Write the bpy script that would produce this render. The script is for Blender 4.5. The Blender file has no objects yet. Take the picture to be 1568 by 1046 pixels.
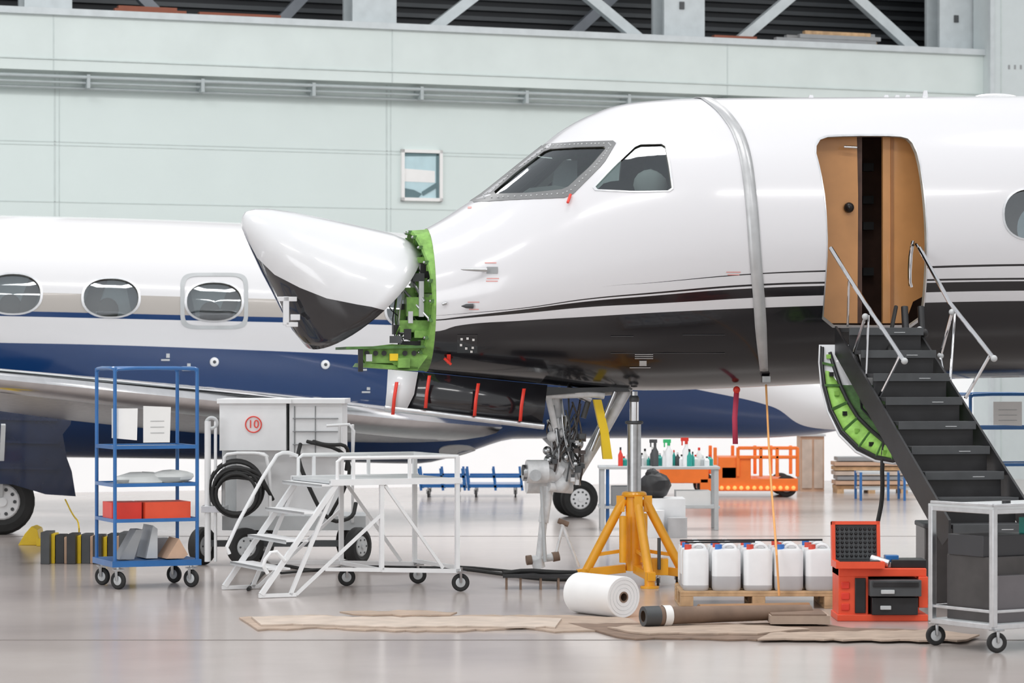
import bpy,bmesh,math,random
from mathutils import Vector,Matrix
random.seed(4)
F=4356.; H=1.88; CX=784.; HY=562.   # surveyed lens constant, eye height
V=Vector
def pt(u,v,d): return V(((u-CX)*d/F, d, H+(HY-v)*d/F))
def fd(v): return F*H/(v-HY)
def fl(u,v,z=0.0):
    d=fd(v); return V(((u-CX)*d/F,d,z))
# ------------------------------------------------------------ materials
MATS={}
def mat(name,col,rough=.5,metal=0.,coat=0.,var=.06,scale=6.,trans=0.,alpha=1.,emis=0.,bump=0.):
    if name in MATS: return MATS[name]
    m=bpy.data.materials.new(name); m.use_nodes=True; nt=m.node_tree; b=nt.nodes['Principled BSDF']
    tc=nt.nodes.new('ShaderNodeTexCoord'); nz=nt.nodes.new('ShaderNodeTexNoise'); nz.inputs['Scale'].default_value=scale; nz.inputs['Detail'].default_value=4
    nt.links.new(tc.outputs['Object'],nz.inputs['Vector'])
    cr=nt.nodes.new('ShaderNodeValToRGB'); e=cr.color_ramp.elements
    e[0].position=.3; e[1].position=.7
    e[0].color=tuple(max(0,c*(1-var)) for c in col)+(1,); e[1].color=tuple(min(1,c*(1+var)) for c in col)+(1,)
    nt.links.new(nz.outputs['Fac'],cr.inputs['Fac']); nt.links.new(cr.outputs['Color'],b.inputs['Base Color'])
    b.inputs['Roughness'].default_value=rough; b.inputs['Metallic'].default_value=metal
    b.inputs['Coat Weight'].default_value=coat; b.inputs['Coat Roughness'].default_value=.05
    b.inputs['Transmission Weight'].default_value=trans
    if emis: 
        nt.links.new(cr.outputs['Color'],b.inputs['Emission Color']); b.inputs['Emission Strength'].default_value=emis
    if bump:
        bp=nt.nodes.new('ShaderNodeBump'); bp.inputs['Strength'].default_value=bump; nt.links.new(nz.outputs['Fac'],bp.inputs['Height']); nt.links.new(bp.outputs['Normal'],b.inputs['Normal'])
    MATS[name]=m; return m
def glassmat(name,tint=(.5,.56,.56),gl=.25):
    m=bpy.data.materials.new(name); m.use_nodes=True; nt=m.node_tree; nt.nodes.remove(nt.nodes['Principled BSDF'])
    o=nt.nodes['Material Output']; t=nt.nodes.new('ShaderNodeBsdfTransparent'); t.inputs[0].default_value=tint+(1,)
    g=nt.nodes.new('ShaderNodeBsdfGlossy'); g.inputs['Roughness'].default_value=.03; g.inputs['Color'].default_value=(.9,.95,1,1)
    fr=nt.nodes.new('ShaderNodeFresnel'); fr.inputs['IOR'].default_value=1.5
    ad=nt.nodes.new('ShaderNodeMath'); ad.operation='ADD'; ad.inputs[1].default_value=gl*.4; nt.links.new(fr.outputs[0],ad.inputs[0])
    mx=nt.nodes.new('ShaderNodeMixShader'); nt.links.new(ad.outputs[0],mx.inputs[0]); nt.links.new(t.outputs[0],mx.inputs[1]); nt.links.new(g.outputs[0],mx.inputs[2])
    nt.links.new(mx.outputs[0],o.inputs[0]); return m
white=mat('paint_white',(.74,.75,.77),.25,coat=.5,var=.01)
whiteP=mat('powder_white',(.84,.85,.86),.4,var=.03)
black=mat('black_satin',(.02,.02,.022),.4,var=.3)
blackG=mat('black_gloss',(.014,.014,.017),.16,coat=.5,var=.2)
rubber=mat('rubber',(.02,.02,.02),.7,var=.3)
dgrey=mat('dark_grey',(.07,.075,.08),.5,var=.15)
grey=mat('mid_grey',(.3,.31,.32),.45)
lgrey=mat('light_grey',(.55,.57,.58),.4)
steel=mat('steel',(.5,.51,.52),.28,1.,var=.1,scale=20)
alu=mat('aluminium',(.68,.69,.71),.35,1.,var=.08,scale=15)
chrome=mat('chrome',(.75,.75,.77),.1,1.)
green=mat('zinc_chromate_green',(.21,.42,.09),.5,var=.3,scale=14)
greend=mat('dark_green_primer',(.08,.19,.05),.5,var=.35,scale=14)
yellow=mat('safety_yellow',(.9,.62,.02),.4)
orangeY=mat('jack_yellow_orange',(.92,.42,.02),.35,coat=.3,var=.08)
orange=mat('orange',(.92,.2,.03),.4)
red=mat('red_plastic',(.8,.05,.03),.4)
redor=mat('toolbox_orange_red',(.88,.1,.04),.4)
blueF=mat('trolley_blue',(.02,.14,.40),.35,coat=.3,var=.1)
navy=mat('navy_paint',(.006,.015,.05),.25,coat=.6,var=.1)
wood=mat('veneer_wood',(.66,.32,.12),.35,coat=.3,var=.1,scale=3)
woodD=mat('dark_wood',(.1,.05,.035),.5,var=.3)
timber=mat('timber',(.55,.36,.2),.7,var=.25,scale=9)
brown=mat('brown_mat',(.22,.15,.11),.8,var=.2)
card=mat('cardboard',(.44,.34,.27),.85,var=.15)
cardL=mat('cardboard_light',(.56,.47,.40),.85,var=.12)
paper=mat('paper',(.85,.85,.84),.7,var=.02)
plastic=mat('jerrycan_plastic',(.86,.87,.88),.35,var=.04)
plasticG=mat('jerrycan_filled',(.5,.5,.51),.35,var=.06)
teal=mat('teal_plastic',(.02,.35,.3),.4)
tan=mat('tan_board',(.6,.4,.28),.7,var=.1)
glass=glassmat('cockpit_glass'); glassC=glassmat('cabin_glass',(.5,.57,.6),.4)
cloth=mat('white_cloth',(.8,.82,.8),.8,var=.05)
strapg=mat('grey_tape',(.5,.51,.52),.35,.3,var=.12,scale=6)
strapo=mat('orange_webbing',(.85,.42,.15),.7)
amber=mat('amber_lens',(1,.35,.1),.3,emis=1.)
# ------------------------------------------------------------ mesh builder
class MB:
    def __init__(s): s.bm=bmesh.new(); s.mats=[]
    def mi(s,m):
        if m not in s.mats: s.mats.append(m)
        return s.mats.index(m)
    def face(s,pts,m):
        f=s.bm.faces.new([s.bm.verts.new(p) for p in pts]); f.material_index=s.mi(m); return f
    def box(s,c,size,m,R=None):
        c=V(c); R=R or Matrix.Identity(3); vs=[]
        for dx in(-.5,.5):
            for dy in(-.5,.5):
                for dz in(-.5,.5): vs.append(s.bm.verts.new(c+R@V((dx*size[0],dy*size[1],dz*size[2]))))
        k=s.mi(m)
        for q in((0,1,3,2),(4,6,7,5),(0,4,5,1),(2,3,7,6),(0,2,6,4),(1,5,7,3)):
            f=s.bm.faces.new([vs[i] for i in q]); f.material_index=k
    def b2(s,a,b,m):
        a=V(a);b=V(b); s.box((a+b)/2,[abs(x) for x in(b-a)],m)
    def grid(s,rows,m,closed=False,cap0=False,cap1=False):
        vr=[[s.bm.verts.new(p) for p in r] for r in rows]; n=len(rows[0])
        for i in range(len(rows)-1):
            for j in range(n if closed else n-1):
                mm=m(i,j) if callable(m) else m
                try:
                    f=s.bm.faces.new([vr[i][j],vr[i][(j+1)%n],vr[i+1][(j+1)%n],vr[i+1][j]]); f.material_index=s.mi(mm)
                except ValueError: pass
        m0=m(0,0) if callable(m) else m
        if cap0: s.bm.faces.new(vr[0][::-1]).material_index=s.mi(m0)
        if cap1: s.bm.faces.new(vr[-1]).material_index=s.mi(m0)
    def basis(s,d):
        d=V(d).normalized(); a=V((0,0,1)) if abs(d.z)<.95 else V((1,0,0)); x=d.cross(a).normalized(); return x,x.cross(d).normalized()
    def lathe(s,o,ax,prof,m,n=20,cap=True):
        o=V(o); ax=V(ax).normalized(); x,y=s.basis(ax)
        rows=[[o+ax*t+(x*math.cos(a)+y*math.sin(a))*max(r,1e-4) for a in [2*math.pi*(k+.5)/n for k in range(n)]] for t,r in prof]
        s.grid(rows,m,True,cap,cap)
    def cyl(s,a,b,r,m,r2=None,n=14):
        a=V(a);b=V(b); s.lathe(a,b-a,[(0,r),((b-a).length,r if r2 is None else r2)],m,n)
    def bar(s,a,b,w,m):
        s.cyl(a,b,w*.707,m,n=4)
    def tube(s,pts,r,m,n=8,smooth=0):
        pts=[V(p) for p in pts]
        for _ in range(smooth):
            q=[pts[0]]
            for a,b in zip(pts,pts[1:]): q+= [a*.75+b*.25,a*.25+b*.75]
            pts=q+[pts[-1]]
        x,_=s.basis(pts[1]-pts[0]); rows=[]
        for i,p in enumerate(pts):
            d=(pts[min(i+1,len(pts)-1)]-pts[max(i-1,0)]).normalized()
            x=(x-d*x.dot(d)); x=x.normalized() if x.length>1e-5 else s.basis(d)[0]; y=d.cross(x)
            rows.append([p+(x*math.cos(a)+y*math.sin(a))*r for a in [2*math.pi*k/n for k in range(n)]])
        s.grid(rows,m,True,True,True)
    def prism(s,poly,vec,m):
        vec=V(vec); a=[s.bm.verts.new(p) for p in poly]; b=[s.bm.verts.new(V(p)+vec) for p in poly]; k=s.mi(m); n=len(a)
        s.bm.faces.new(a[::-1]).material_index=k; s.bm.faces.new(b).material_index=k
        for i in range(n): s.bm.faces.new([a[i],a[(i+1)%n],b[(i+1)%n],b[i]]).material_index=k
    def sphere(s,c,r,m,sc=(1,1,1),n=14,lump=0.):
        c=V(c); rows=[]
        for i in range(9):
            t=math.pi*(i/8); t=min(max(t,.02),math.pi-.02)
            rows.append([c+V((r*math.sin(t)*math.cos(a)*sc[0],r*math.sin(t)*math.sin(a)*sc[1],r*math.cos(t)*sc[2]))*(1+random.uniform(-lump,lump)) for a in [2*math.pi*k/n for k in range(n)]])
        s.grid(rows,m,True,True,True)
    def torus(s,c,ax,R,r,m,n=28,k=8):
        c=V(c);ax=V(ax).normalized();x,y=s.basis(ax); rows=[]
        for i in range(n+1):
            a=2*math.pi*i/n; d=x*math.cos(a)+y*math.sin(a)
            rows.append([c+d*(R+r*math.cos(b))+ax*r*math.sin(b) for b in [2*math.pi*j/k for j in range(k)]])
        s.grid(rows,m,True)
    def wheel(s,c,ax,r,w,tm,hm,spokes=0):
        c=V(c);ax=V(ax).normalized()
        s.lathe(c,ax,[(-w*.35,r*.55),(-w*.5,r*.7),(-w*.45,r*.9),(-w*.25,r),(w*.25,r),(w*.45,r*.9),(w*.5,r*.7),(w*.35,r*.55)],tm,28)
        s.lathe(c,ax,[(-w*.45,r*.1),(-w*.42,r*.5),(-w*.3,r*.58),(w*.3,r*.58),(w*.42,r*.5),(w*.45,r*.1)],hm,24)
        s.cyl(c-ax*w*.55,c+ax*w*.55,r*.14,hm)
        if spokes:
            x,y=s.basis(ax)
            for i in range(spokes):
                a=2*math.pi*i/spokes; d=x*math.cos(a)+y*math.sin(a)
                for sg in(-1,1): s.cyl(c+d*r*.38+ax*sg*w*.4,c+d*r*.38+ax*sg*w*.47,r*.055,dgrey,n=8)
    def caster(s,p,r,m=grey,h=None,ax=(1,0,0)):
        p=V(p); ax=V(ax).normalized(); h=h or r*2.6
        s.wheel(p+V((0,0,r)),ax,r,r*.5,rubber,m)
        for sg in(-1,1):
            s.bar(p+V((0,0,r))+ax*sg*r*.4,p+V((0,0,r*2.15))+ax*sg*r*.4,r*.25,steel)
        s.box(p+V((0,0,r*2.2)),(r*1.1,r*1.1,r*.15),steel); s.cyl(p+V((0,0,r*2.2)),p+V((0,0,h)),r*.25,steel)
    def done(s,name,parent=None,loc=None,rz=0,bevel=0,angle=35,solid=0,recenter=True):
        bm=s.bm; bmesh.ops.recalc_face_normals(bm,faces=bm.faces)
        if parent is None and loc is None and recenter:
            xs=[v.co.x for v in bm.verts];ys=[v.co.y for v in bm.verts];zs=[v.co.z for v in bm.verts]
            o=V(((min(xs)+max(xs))/2,(min(ys)+max(ys))/2,min(zs)))
            for v in bm.verts: v.co-=o
            loc=o
        me=bpy.data.meshes.new(name); bm.to_mesh(me); bm.free()
        for m in s.mats: me.materials.append(m)
        for p in me.polygons: p.use_smooth=True
        me.set_sharp_from_angle(angle=math.radians(angle))
        ob=bpy.data.objects.new(name,me); bpy.context.scene.collection.objects.link(ob)
        if loc is not None: ob.location=loc
        ob.rotation_euler=(0,0,rz)
        if parent: ob.parent=parent
        if solid:
            md=ob.modifiers.new('solid','SOLIDIFY'); md.thickness=solid; md.offset=0
        if bevel:
            md=ob.modifiers.new('bevel','BEVEL'); md.width=bevel; md.segments=2; md.limit_method='ANGLE'
        return ob
def empty(name,loc,rz=0):
    e=bpy.data.objects.new(name,None); e.location=loc; e.rotation_euler=(0,0,rz); bpy.context.scene.collection.objects.link(e); return e
class Frame:
    def __init__(s,o,yaw): s.o=V(o); s.yaw=yaw; s.c=math.cos(yaw); s.s=math.sin(yaw)
    def tl(s,x,y): return x*s.c+y*s.s, -x*s.s+y*s.c
    def J(s,u,v,y=0.):
        cx,cy=s.tl(-s.o.x,-s.o.y); dx,dy=s.tl((u-CX)/F,1.); t=(y-cy)/dy
        return V((cx+t*dx,y,H+t*(HY-v)/F))
    def world(s,p): return V((s.o.x+p.x*s.c-p.y*s.s,s.o.y+p.x*s.s+p.y*s.c,p.z))
def pchip(pts):
    pts=sorted(pts); xs=[p[0] for p in pts]; ys=[p[1] for p in pts]; n=len(xs)
    d=[(ys[i+1]-ys[i])/(xs[i+1]-xs[i]) for i in range(n-1)]
    m=[d[0]]+[0 if d[i-1]*d[i]<=0 else 2*d[i-1]*d[i]/(d[i-1]+d[i]) for i in range(1,n-1)]+[d[-1]]
    def f(x):
        if x<=xs[0]: return ys[0]
        if x>=xs[-1]: return ys[-1]
        i=0
        while x>xs[i+1]: i+=1
        h=xs[i+1]-xs[i]; t=(x-xs[i])/h
        return ys[i]*(2*t**3-3*t*t+1)+m[i]*h*(t**3-2*t*t+t)+ys[i+1]*(-2*t**3+3*t*t)+m[i+1]*h*(t**3-t*t)
    return f
class Hull:
    def __init__(s,fr,top,bot,mid,wid):
        s.fr=fr
        cv=lambda L:pchip([(fr.J(u,v).x,fr.J(u,v).z) for u,v in L])
        s.top=cv(top);s.bot=cv(bot);s.mid=cv(mid); s.wid=pchip([(fr.J(u,500).x,w) for u,w in wid]); s.cache={}
    def P(s,x):
        k=round(x,5)
        if k not in s.cache: s.cache[k]=(s.top(x),s.bot(x),s.mid(x),s.wid(x))
        return s.cache[k]
    def surf(s,x,z,off=0.,side=-1):
        t,b,c,w=s.P(x); h=(t-c) if z>c else (c-b); q=max(-.9995,min(.9995,(z-c)/h)); y=w*math.sqrt(1-q*q); z=c+q*h
        n=V((0,side*y/w**2,(z-c)/h**2)).normalized()
        return V((x,side*y,z))+n*off
    def hit(s,u,v,off=0.):
        y=-.8
        for _ in range(40):
            p=s.fr.J(u,v,y); y=.6*y+.4*s.surf(p.x,p.z).y
        p=s.fr.J(u,v,y); return s.surf(p.x,p.z,off)
    def ring(s,x,n,inset=0.):
        t,b,c,w=s.P(x); r=[]
        for k in range(n):
            a=2*math.pi*k/n; sn=math.sin(a); h=(t-c) if sn>=0 else (c-b)
            r.append(V((x,math.cos(a)*(w-inset),c+sn*(h-inset))))
        return r
    def G(s,x,y,z):
        t,b,c,w=s.P(x); h=(t-c) if z>c else (c-b); return (y/w)**2+((z-c)/h)**2-1
    def normal(s,p):
        e=.01; return V(((s.G(p.x+e,p.y,p.z)-s.G(p.x-e,p.y,p.z))/(2*e),(s.G(p.x,p.y+e,p.z)-s.G(p.x,p.y-e,p.z))/(2*e),(s.G(p.x,p.y,p.z+e)-s.G(p.x,p.y,p.z-e))/(2*e))).normalized()
    def build(s,name,parent,xs,n,mats,cutters,inset=.05):
        mb=MB(); bm=mb.bm
        outer=[s.ring(x,n) for x in xs]; inner=[s.ring(x,n,inset) for x in xs]
        rows=outer+inner[::-1]
        N=len(outer)
        vr=[[bm.verts.new(p) for p in r] for r in rows]; R=len(vr)
        for i in range(R):
            for j in range(n):
                f=bm.faces.new([vr[i][j],vr[i][(j+1)%n],vr[(i+1)%R][(j+1)%n],vr[(i+1)%R][j]]); f.material_index=0 if i<N-1 else 1
        bmesh.ops.recalc_face_normals(bm,faces=bm.faces)
        me=bpy.data.meshes.new(name); bm.to_mesh(me)
        for m in mats: me.materials.append(m)
        ob=bpy.data.objects.new(name,me); bpy.context.scene.collection.objects.link(ob)
        cs=[]
        for out,y0,y1 in cutters:
            c=MB(); c.prism([V((p[0],y0,p[1])) for p in out],(0,y1-y0,0),mats[1]); co=c.done('cut',loc=V((0,0,0))); cs.append(co)
            for p in co.data.polygons: p.use_smooth=False
            md=ob.modifiers.new('b','BOOLEAN'); md.operation='DIFFERENCE'; md.object=co; md.solver='EXACT'
        if cs:
            bpy.context.view_layer.update(); dg=bpy.context.evaluated_depsgraph_get()
            nm=bpy.data.meshes.new_from_object(ob.evaluated_get(dg)); ob.modifiers.clear(); ob.data=nm
            for c in cs: bpy.data.objects.remove(c)
        me=ob.data
        me.materials.clear()
        for m in mats: me.materials.append(m)
        nor=[None]*len(me.loops); vc={}
        for p in me.polygons:
            p.use_smooth=True
            for li in p.loop_indices:
                vi=me.loops[li].vertex_index; co=me.vertices[vi].co
                if vi not in vc:
                    vc[vi]=s.normal(co) if abs(s.G(co.x,co.y,co.z))<.02 else None
                q=vc[vi]; nor[li]=q if (q is not None and q.dot(p.normal)>.7) else V(p.normal)
        for p in me.polygons:
            c=p.center
            p.material_index=0 if (abs(s.G(c.x,c.y,c.z))<.03 and s.normal(c).dot(p.normal)>.7) else 1
        me.normals_split_custom_set(nor)
        if parent: ob.parent=parent
        return ob
# livery shader -------------------------------------------------------
def livery(name,base,dark,belly,lines,bands,fr_range,rough=.18):
    x0,x1,z0,z1=fr_range
    m=bpy.data.materials.new(name); m.use_nodes=True; nt=m.node_tree; L=nt.links; b=nt.nodes['Principled BSDF']
    tc=nt.nodes.new('ShaderNodeTexCoord'); sp=nt.nodes.new('ShaderNodeSeparateXYZ'); L.new(tc.outputs['Object'],sp.inputs[0])
    def mth(op,a,bb,c=None):
        n=nt.nodes.new('ShaderNodeMath'); n.operation=op
        for i,q in enumerate((a,bb,c)):
            if q is None: continue
            if isinstance(q,(int,float)): n.inputs[i].default_value=q
            else: L.new(q,n.inputs[i])
        return n.outputs[0]
    xn=mth('DIVIDE',mth('SUBTRACT',sp.outputs[0],x0),x1-x0); zn=mth('DIVIDE',mth('SUBTRACT',sp.outputs[2],z0),z1-z0)
    def curve(pts):
        n=nt.nodes.new('ShaderNodeFloatCurve'); c=n.mapping.curves[0]
        P=sorted([((x-x0)/(x1-x0),(z-z0)/(z1-z0)) for x,z in pts])
        P=[(0,P[0][1])]+[p for p in P if 0<p[0]<1]+[(1,P[-1][1])]
        c.points[0].location=P[0]; c.points[1].location=P[-1]
        for p in P[1:-1]: c.points.new(p[0],p[1])
        n.mapping.update(); L.new(xn,n.inputs['Value']); return n.outputs[0]
    mask=mth('LESS_THAN',zn,curve(belly))
    for pts,w,xs in lines:
        d=mth('ABSOLUTE',mth('SUBTRACT',zn,curve(pts)),0)
        ww=mth('MULTIPLY',mth('MINIMUM',mth('MAXIMUM',mth('DIVIDE',mth('SUBTRACT',sp.outputs[0],xs),2.5),0),1),w/(z1-z0))
        mask=mth('MAXIMUM',mask,mth('LESS_THAN',d,ww))
    nz=nt.nodes.new('ShaderNodeTexNoise'); nz.inputs['Scale'].default_value=1.2; L.new(tc.outputs['Object'],nz.inputs['Vector'])
    cur=nt.nodes.new('ShaderNodeRGB'); cur.outputs[0].default_value=base+(1,); col=cur.outputs[0]
    def mix(f,a,c):
        n=nt.nodes.new('ShaderNodeMix'); n.data_type='RGBA'
        L.new(f,n.inputs[0]); L.new(a,n.inputs[6])
        n.inputs[7].default_value=c+(1,); return n.outputs[2]
    for pts,w,c in bands:
        col=mix(mth('LESS_THAN',mth('ABSOLUTE',mth('SUBTRACT',zn,curve(pts)),0),w/(z1-z0)),col,c)
    col=mix(mask,col,dark); L.new(col,b.inputs['Base Color'])
    b.inputs['Roughness'].default_value=rough; b.inputs['Coat Weight'].default_value=.25; b.inputs['Coat Roughness'].default_value=.04
    bp=nt.nodes.new('ShaderNodeBump'); bp.inputs['Strength'].default_value=.02; L.new(nz.outputs['Fac'],bp.inputs['Height']); L.new(bp.outputs[0],b.inputs['Normal'])
    return m
# ------------------------------------------------------------ front jet
JF=Frame((0,24.6,0),math.radians(10)); J=JF.J
jet=empty('business_jet',(0,24.6,0),math.radians(10))
hull=Hull(JF,
 [(645,354),(680,334),(712,313),(730,302),(760,279),(800,247),(832,222),(860,200),(900,178),(950,161),(1000,155),(1060,152),(1300,150),(1568,148),(2400,140)],
 [(645,569),(700,575),(800,585),(900,594),(1000,598),(1100,595),(1250,588),(1400,582),(1568,578),(2400,572)],
 [(645,465),(712,452),(832,420),(950,392),(1060,376),(1568,368),(2400,360)],
 [(645,.60),(680,.70),(712,.80),(770,.93),(832,1.02),(950,1.14),(1060,1.19),(1200,1.2),(2400,1.2)])
x0=J(652,500).x; x1=J(2250,400).x
def lp(L): return [(hull.hit(u,v).x,hull.hit(u,v).z) for u,v in L]
belly=lp([(672,507),(700,499),(800,491),(900,485),(1000,479),(1150,472),(1300,467),(1560,461)])
l1=lp([(672,490),(700,487),(800,477),(900,466),(1000,459),(1150,449),(1300,444),(1560,438)])
l2=lp([(672,483),(700,481),(800,472),(900,458),(1000,449),(1150,437),(1300,432),(1560,427)])
l3=lp([(700,481),(800,470),(920,440),(1000,433),(1150,420),(1300,414),(1560,406)])
jm=livery('jet_livery',(.73,.73,.755),(.009,.009,.012),belly,[(l1,.040,x0-.3),(l2,.008,x0-.3),(l3,.009,J(880,440).x)],[],(x0-.2,x1+.2,1.2,4.6))
inner=mat('cabin_liner',(.35,.33,.28),.7,var=.2)
def outl(L,n=4,close=True):
    o=[]
    for i in range(len(L)):
        a=V(L[i]);b=V(L[(i+1)%len(L)])
        for k in range(n): o.append(tuple(a+(b-a)*k/n))
    return o
def roundp(L,it=2):
    L=[V(p) for p in L]
    for _ in range(it):
        q=[]
        for i in range(len(L)):
            a=L[i];b=L[(i+1)%len(L)]; q+= [a*.78+b*.22,a*.22+b*.78]
        L=q
    return [tuple(p) for p in L]
def hx(L): return [(hull.hit(u,v).x,hull.hit(u,v).z) for u,v in L]
door_px=[(1258,211),(1300,209),(1375,209),(1394,214),(1406,240),(1415,300),(1419,370),(1417,440),(1410,497),(1335,498),(1260,497),(1264,440),(1268,380),(1265,310),(1257,262),(1248,228)]
ws_px=[(752,298),(792,263),(838,229),(885,226),(930,225),(905,254),(866,290),(812,296)]
sw_px=[(908,290),(940,256),(976,222),(1018,221),(1024,255),(1029,292),(970,293)]
def ell(cu,cv,ru,rv,n=36,p=2.3):
    o=[]
    for k in range(n):
        a=2*math.pi*k/n; c=math.cos(a);s_=math.sin(a)
        o.append((cu+ru*math.copysign(abs(c)**(2/p),c),cv+rv*math.copysign(abs(s_)**(2/p),s_)))
    return o
cab=[ell(1580,328,42,38),ell(1745,326,42,38),ell(1910,325,42,38)]
doorO=hx(roundp(door_px,1)); wsO=hx(roundp(outl(ws_px,2),1)); swO=hx(roundp(outl(sw_px,2),1))
cuts=[(doorO,-3,-.2),(wsO,-3,3),(swO,-3,3)]+[(hx(c),-3,3) for c in cab]
xs=[]; x=x0
while x<x1: xs.append(x); x+= .045 if x<J(1080,400).x else .11
hull.build('fuselage',jet,xs,104,[jm,inner],cuts)
def patch(mb,O,off,m,side=-1,rings=6):
    cx=sum(p[0] for p in O)/len(O); cz=sum(p[1] for p in O)/len(O)
    rows=[[hull.surf(cx+(x-cx)*k/rings,cz+(z-cz)*k/rings,off,side) for x,z in O] for k in [.02]+list(range(1,rings+1))]
    mb.grid(rows,m,True)
def scaleO(O,k,dx=None):
    cx=sum(p[0] for p in O)/len(O); cz=sum(p[1] for p in O)/len(O); return [(cx+(x-cx)*k,cz+(z-cz)*k) for x,z in O]
def rim(mb,Oi,Oo,off,m,side=-1):
    mb.grid([[hull.surf(x,z,off*.2,side) for x,z in Oi],[hull.surf(x,z,off,side) for x,z in Oi],[hull.surf(x,z,off,side) for x,z in Oo],[hull.surf(x,z,-.002,side) for x,z in Oo]],m,True)
wsOut=hx(roundp(outl([(716,311),(770,270),(828,222),(885,218),(945,216),(925,250),(872,303),(800,306)],2),1))
mb=MB()
frm=mat('window_frame',(.2,.205,.21),.4,.1)
for sd in(-1,1):
    for o in(wsO,swO): patch(mb,scaleO(o,1.0),-.012,glass,sd)
    for c in cab: patch(mb,hx(c),-.02,glassC,sd)
    rim(mb,wsO,wsOut,.007,frm,sd); rim(mb,swO,scaleO(swO,1.06),.006,alu,sd)
    for c in cab: rim(mb,hx(c),scaleO(hx(c),1.07),.005,alu,sd)
for i in range(0,len(wsOut)):
    a=wsO[i];b=wsOut[i]; a2=wsO[(i+1)%len(wsO)];b2=wsOut[(i+1)%len(wsOut)]
    mb.sphere(hull.surf((a[0]+b[0])/2,(a[1]+b[1])/2,.008),.007,lgrey,n=6); mb.sphere(hull.surf((a[0]+b[0]+a2[0]+b2[0])/4,(a[1]+b[1]+a2[1]+b2[1])/4,.008),.007,lgrey,n=6)
mb.done('cockpit_windows',jet,angle=50)
mb=MB()
rim(mb,doorO,scaleO(doorO,1.025),.005,alu)
mb.done('door_frame',jet)
# interior
mb=MB()
def pj(mb,L,y,th,m): mb.prism([J(u,v,y) for u,v in L],(0,th,0),m)
pj(mb,[(1235,205),(1312,205),(1314,300),(1313,495),(1235,495)],-.72,.04,wood)
pj(mb,[(1312,205),(1320,205),(1320,495),(1312,495)],-.70,.3,woodD)
pj(mb,[(1352,203),(1440,203),(1440,440),(1398,462),(1386,495),(1352,495)],-.74,.04,wood)
pj(mb,[(1364,203),(1368,203),(1368,495),(1364,495)],-.75,.02,mat('veneer_dark_strip',(.4,.18,.07),.5))  # narrow darker strip on the right-hand panel
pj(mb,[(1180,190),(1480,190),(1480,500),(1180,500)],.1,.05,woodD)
mb.sphere(J(1300,318,-.74),.045,black)
mb.sphere(J(1300,318,-.78),.02,black)
a=J(1180,499,-.85);b=J(1500,507,.9); mb.b2((a.x,-.85,a.z),(b.x,.9,b.z),dgrey)
for v in(250,300,340,410): pj(mb,[(1322,v),(1338,v),(1338,v+12),(1322,v+12)],.0,.08,dgrey)
mb.tube([J(1398,370,-1.0),J(1394,385,-1.05),J(1392,420,-1.0),J(1394,438,-1.0)],.014,chrome,smooth=1)
mb.cyl(J(1292,225,-.8),J(1312,226,-.8),.012,chrome)
mb.done('entry_interior',jet)
mb=MB()
a=J(790,312,0);b=J(1060,330,0); mb.b2((a.x+.15,-.6,b.z-.06),(b.x,.6,a.z-.02),dgrey)
def seat(u,v,y):
    p=J(u,v,y); R=Matrix.Rotation(.2,3,'Y')
    mb.box(p,(.12,.42,.5),dgrey,R); mb.box(p+V((.05,0,.3)),(.1,.24,.16),dgrey,R)
for y in(-.42,.42):
    seat(1000,280,y)
mb.sphere(J(996,284,-.78),.12,cloth,(1.2,.5,1.1),lump=.08)
pj(mb,[(845,290),(850,262),(868,246),(884,246),(884,275),(874,292)],-.3,.05,lgrey)
pj(mb,[(800,296),(812,288),(850,284),(866,287),(860,296)],-.38,.05,cloth)
pj(mb,[(845,240),(905,233),(900,240),(850,247)],-.2,.03,greend); pj(mb,[(870,262),(905,250),(900,244),(912,236),(900,258),(874,268)],-.2,.03,greend); pj(mb,[(795,292),(850,245),(856,247),(804,294)],.2,.03,greend)
pj(mb,[(920,292),(935,278),(965,275),(972,292)],-.35,.3,dgrey)
mb.done('cockpit_interior',jet)
# tape strap and livery details
mb=MB()
path=pchip([(153,1084),(165,1100),(180,1114),(205,1130),(240,1141),(280,1147),(330,1152),(400,1157),(460,1162),(520,1166),(572,1170)])
rows=[]
vv=156
while vv<=570:
    u=path(vv); w=9 if vv<500 else 9-(vv-500)*.04
    rows.append([hull.hit(u-w,vv,.008),hull.hit(u,vv,.012),hull.hit(u+w,vv,.008)]); vv+=6 if vv>180 else 3
crown=[]
pA=hull.hit(path(156),156); t,bb,c,w_=hull.P(pA.x)
a0=math.acos(max(-1,min(1,-pA.y/w_)))
for k in range(1,14):
    a=a0+(math.pi-a0-.3)*k/13; xx=pA.x-.05*math.sin((a-a0))
    crown.append([V((xx+dx,-math.cos(a)*(w_+.01),c+math.sin(a)*(t-c+.01))) for dx in(-.05,0,.05)])
rows=crown[::-1]+rows
mb.grid(rows,strapg)
mb.box(hull.hit(1172,576,.03),(.07,.04,.05),steel)
mb.done('tape_strap',jet,angle=60,solid=.004)
mb=MB()
def decal(u0,v0,u1,v1,m,off=.004):
    mb.grid([[hull.hit(u0,v0,off),hull.hit((u0+u1)/2,v0,off),hull.hit(u1,v0,off)],[hull.hit(u0,(v0+v1)/2,off),hull.hit((u0+u1)/2,(v0+v1)/2,off),hull.hit(u1,(v0+v1)/2,off)],[hull.hit(u0,v1,off),hull.hit((u0+u1)/2,v1,off),hull.hit(u1,v1,off)]],m)
pink=mat('decal_pink',(.75,.35,.33),.5)
for q in[(742,402,760,403.5),(745,426,764,427.5),(744,430,762,431.5),(716,462,734,463.5),(718,473,733,474.5),(1112,416,1134,417.5),(1114,420,1132,421.5),(716,317,722,320)]: decal(*q,pink)
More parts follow.
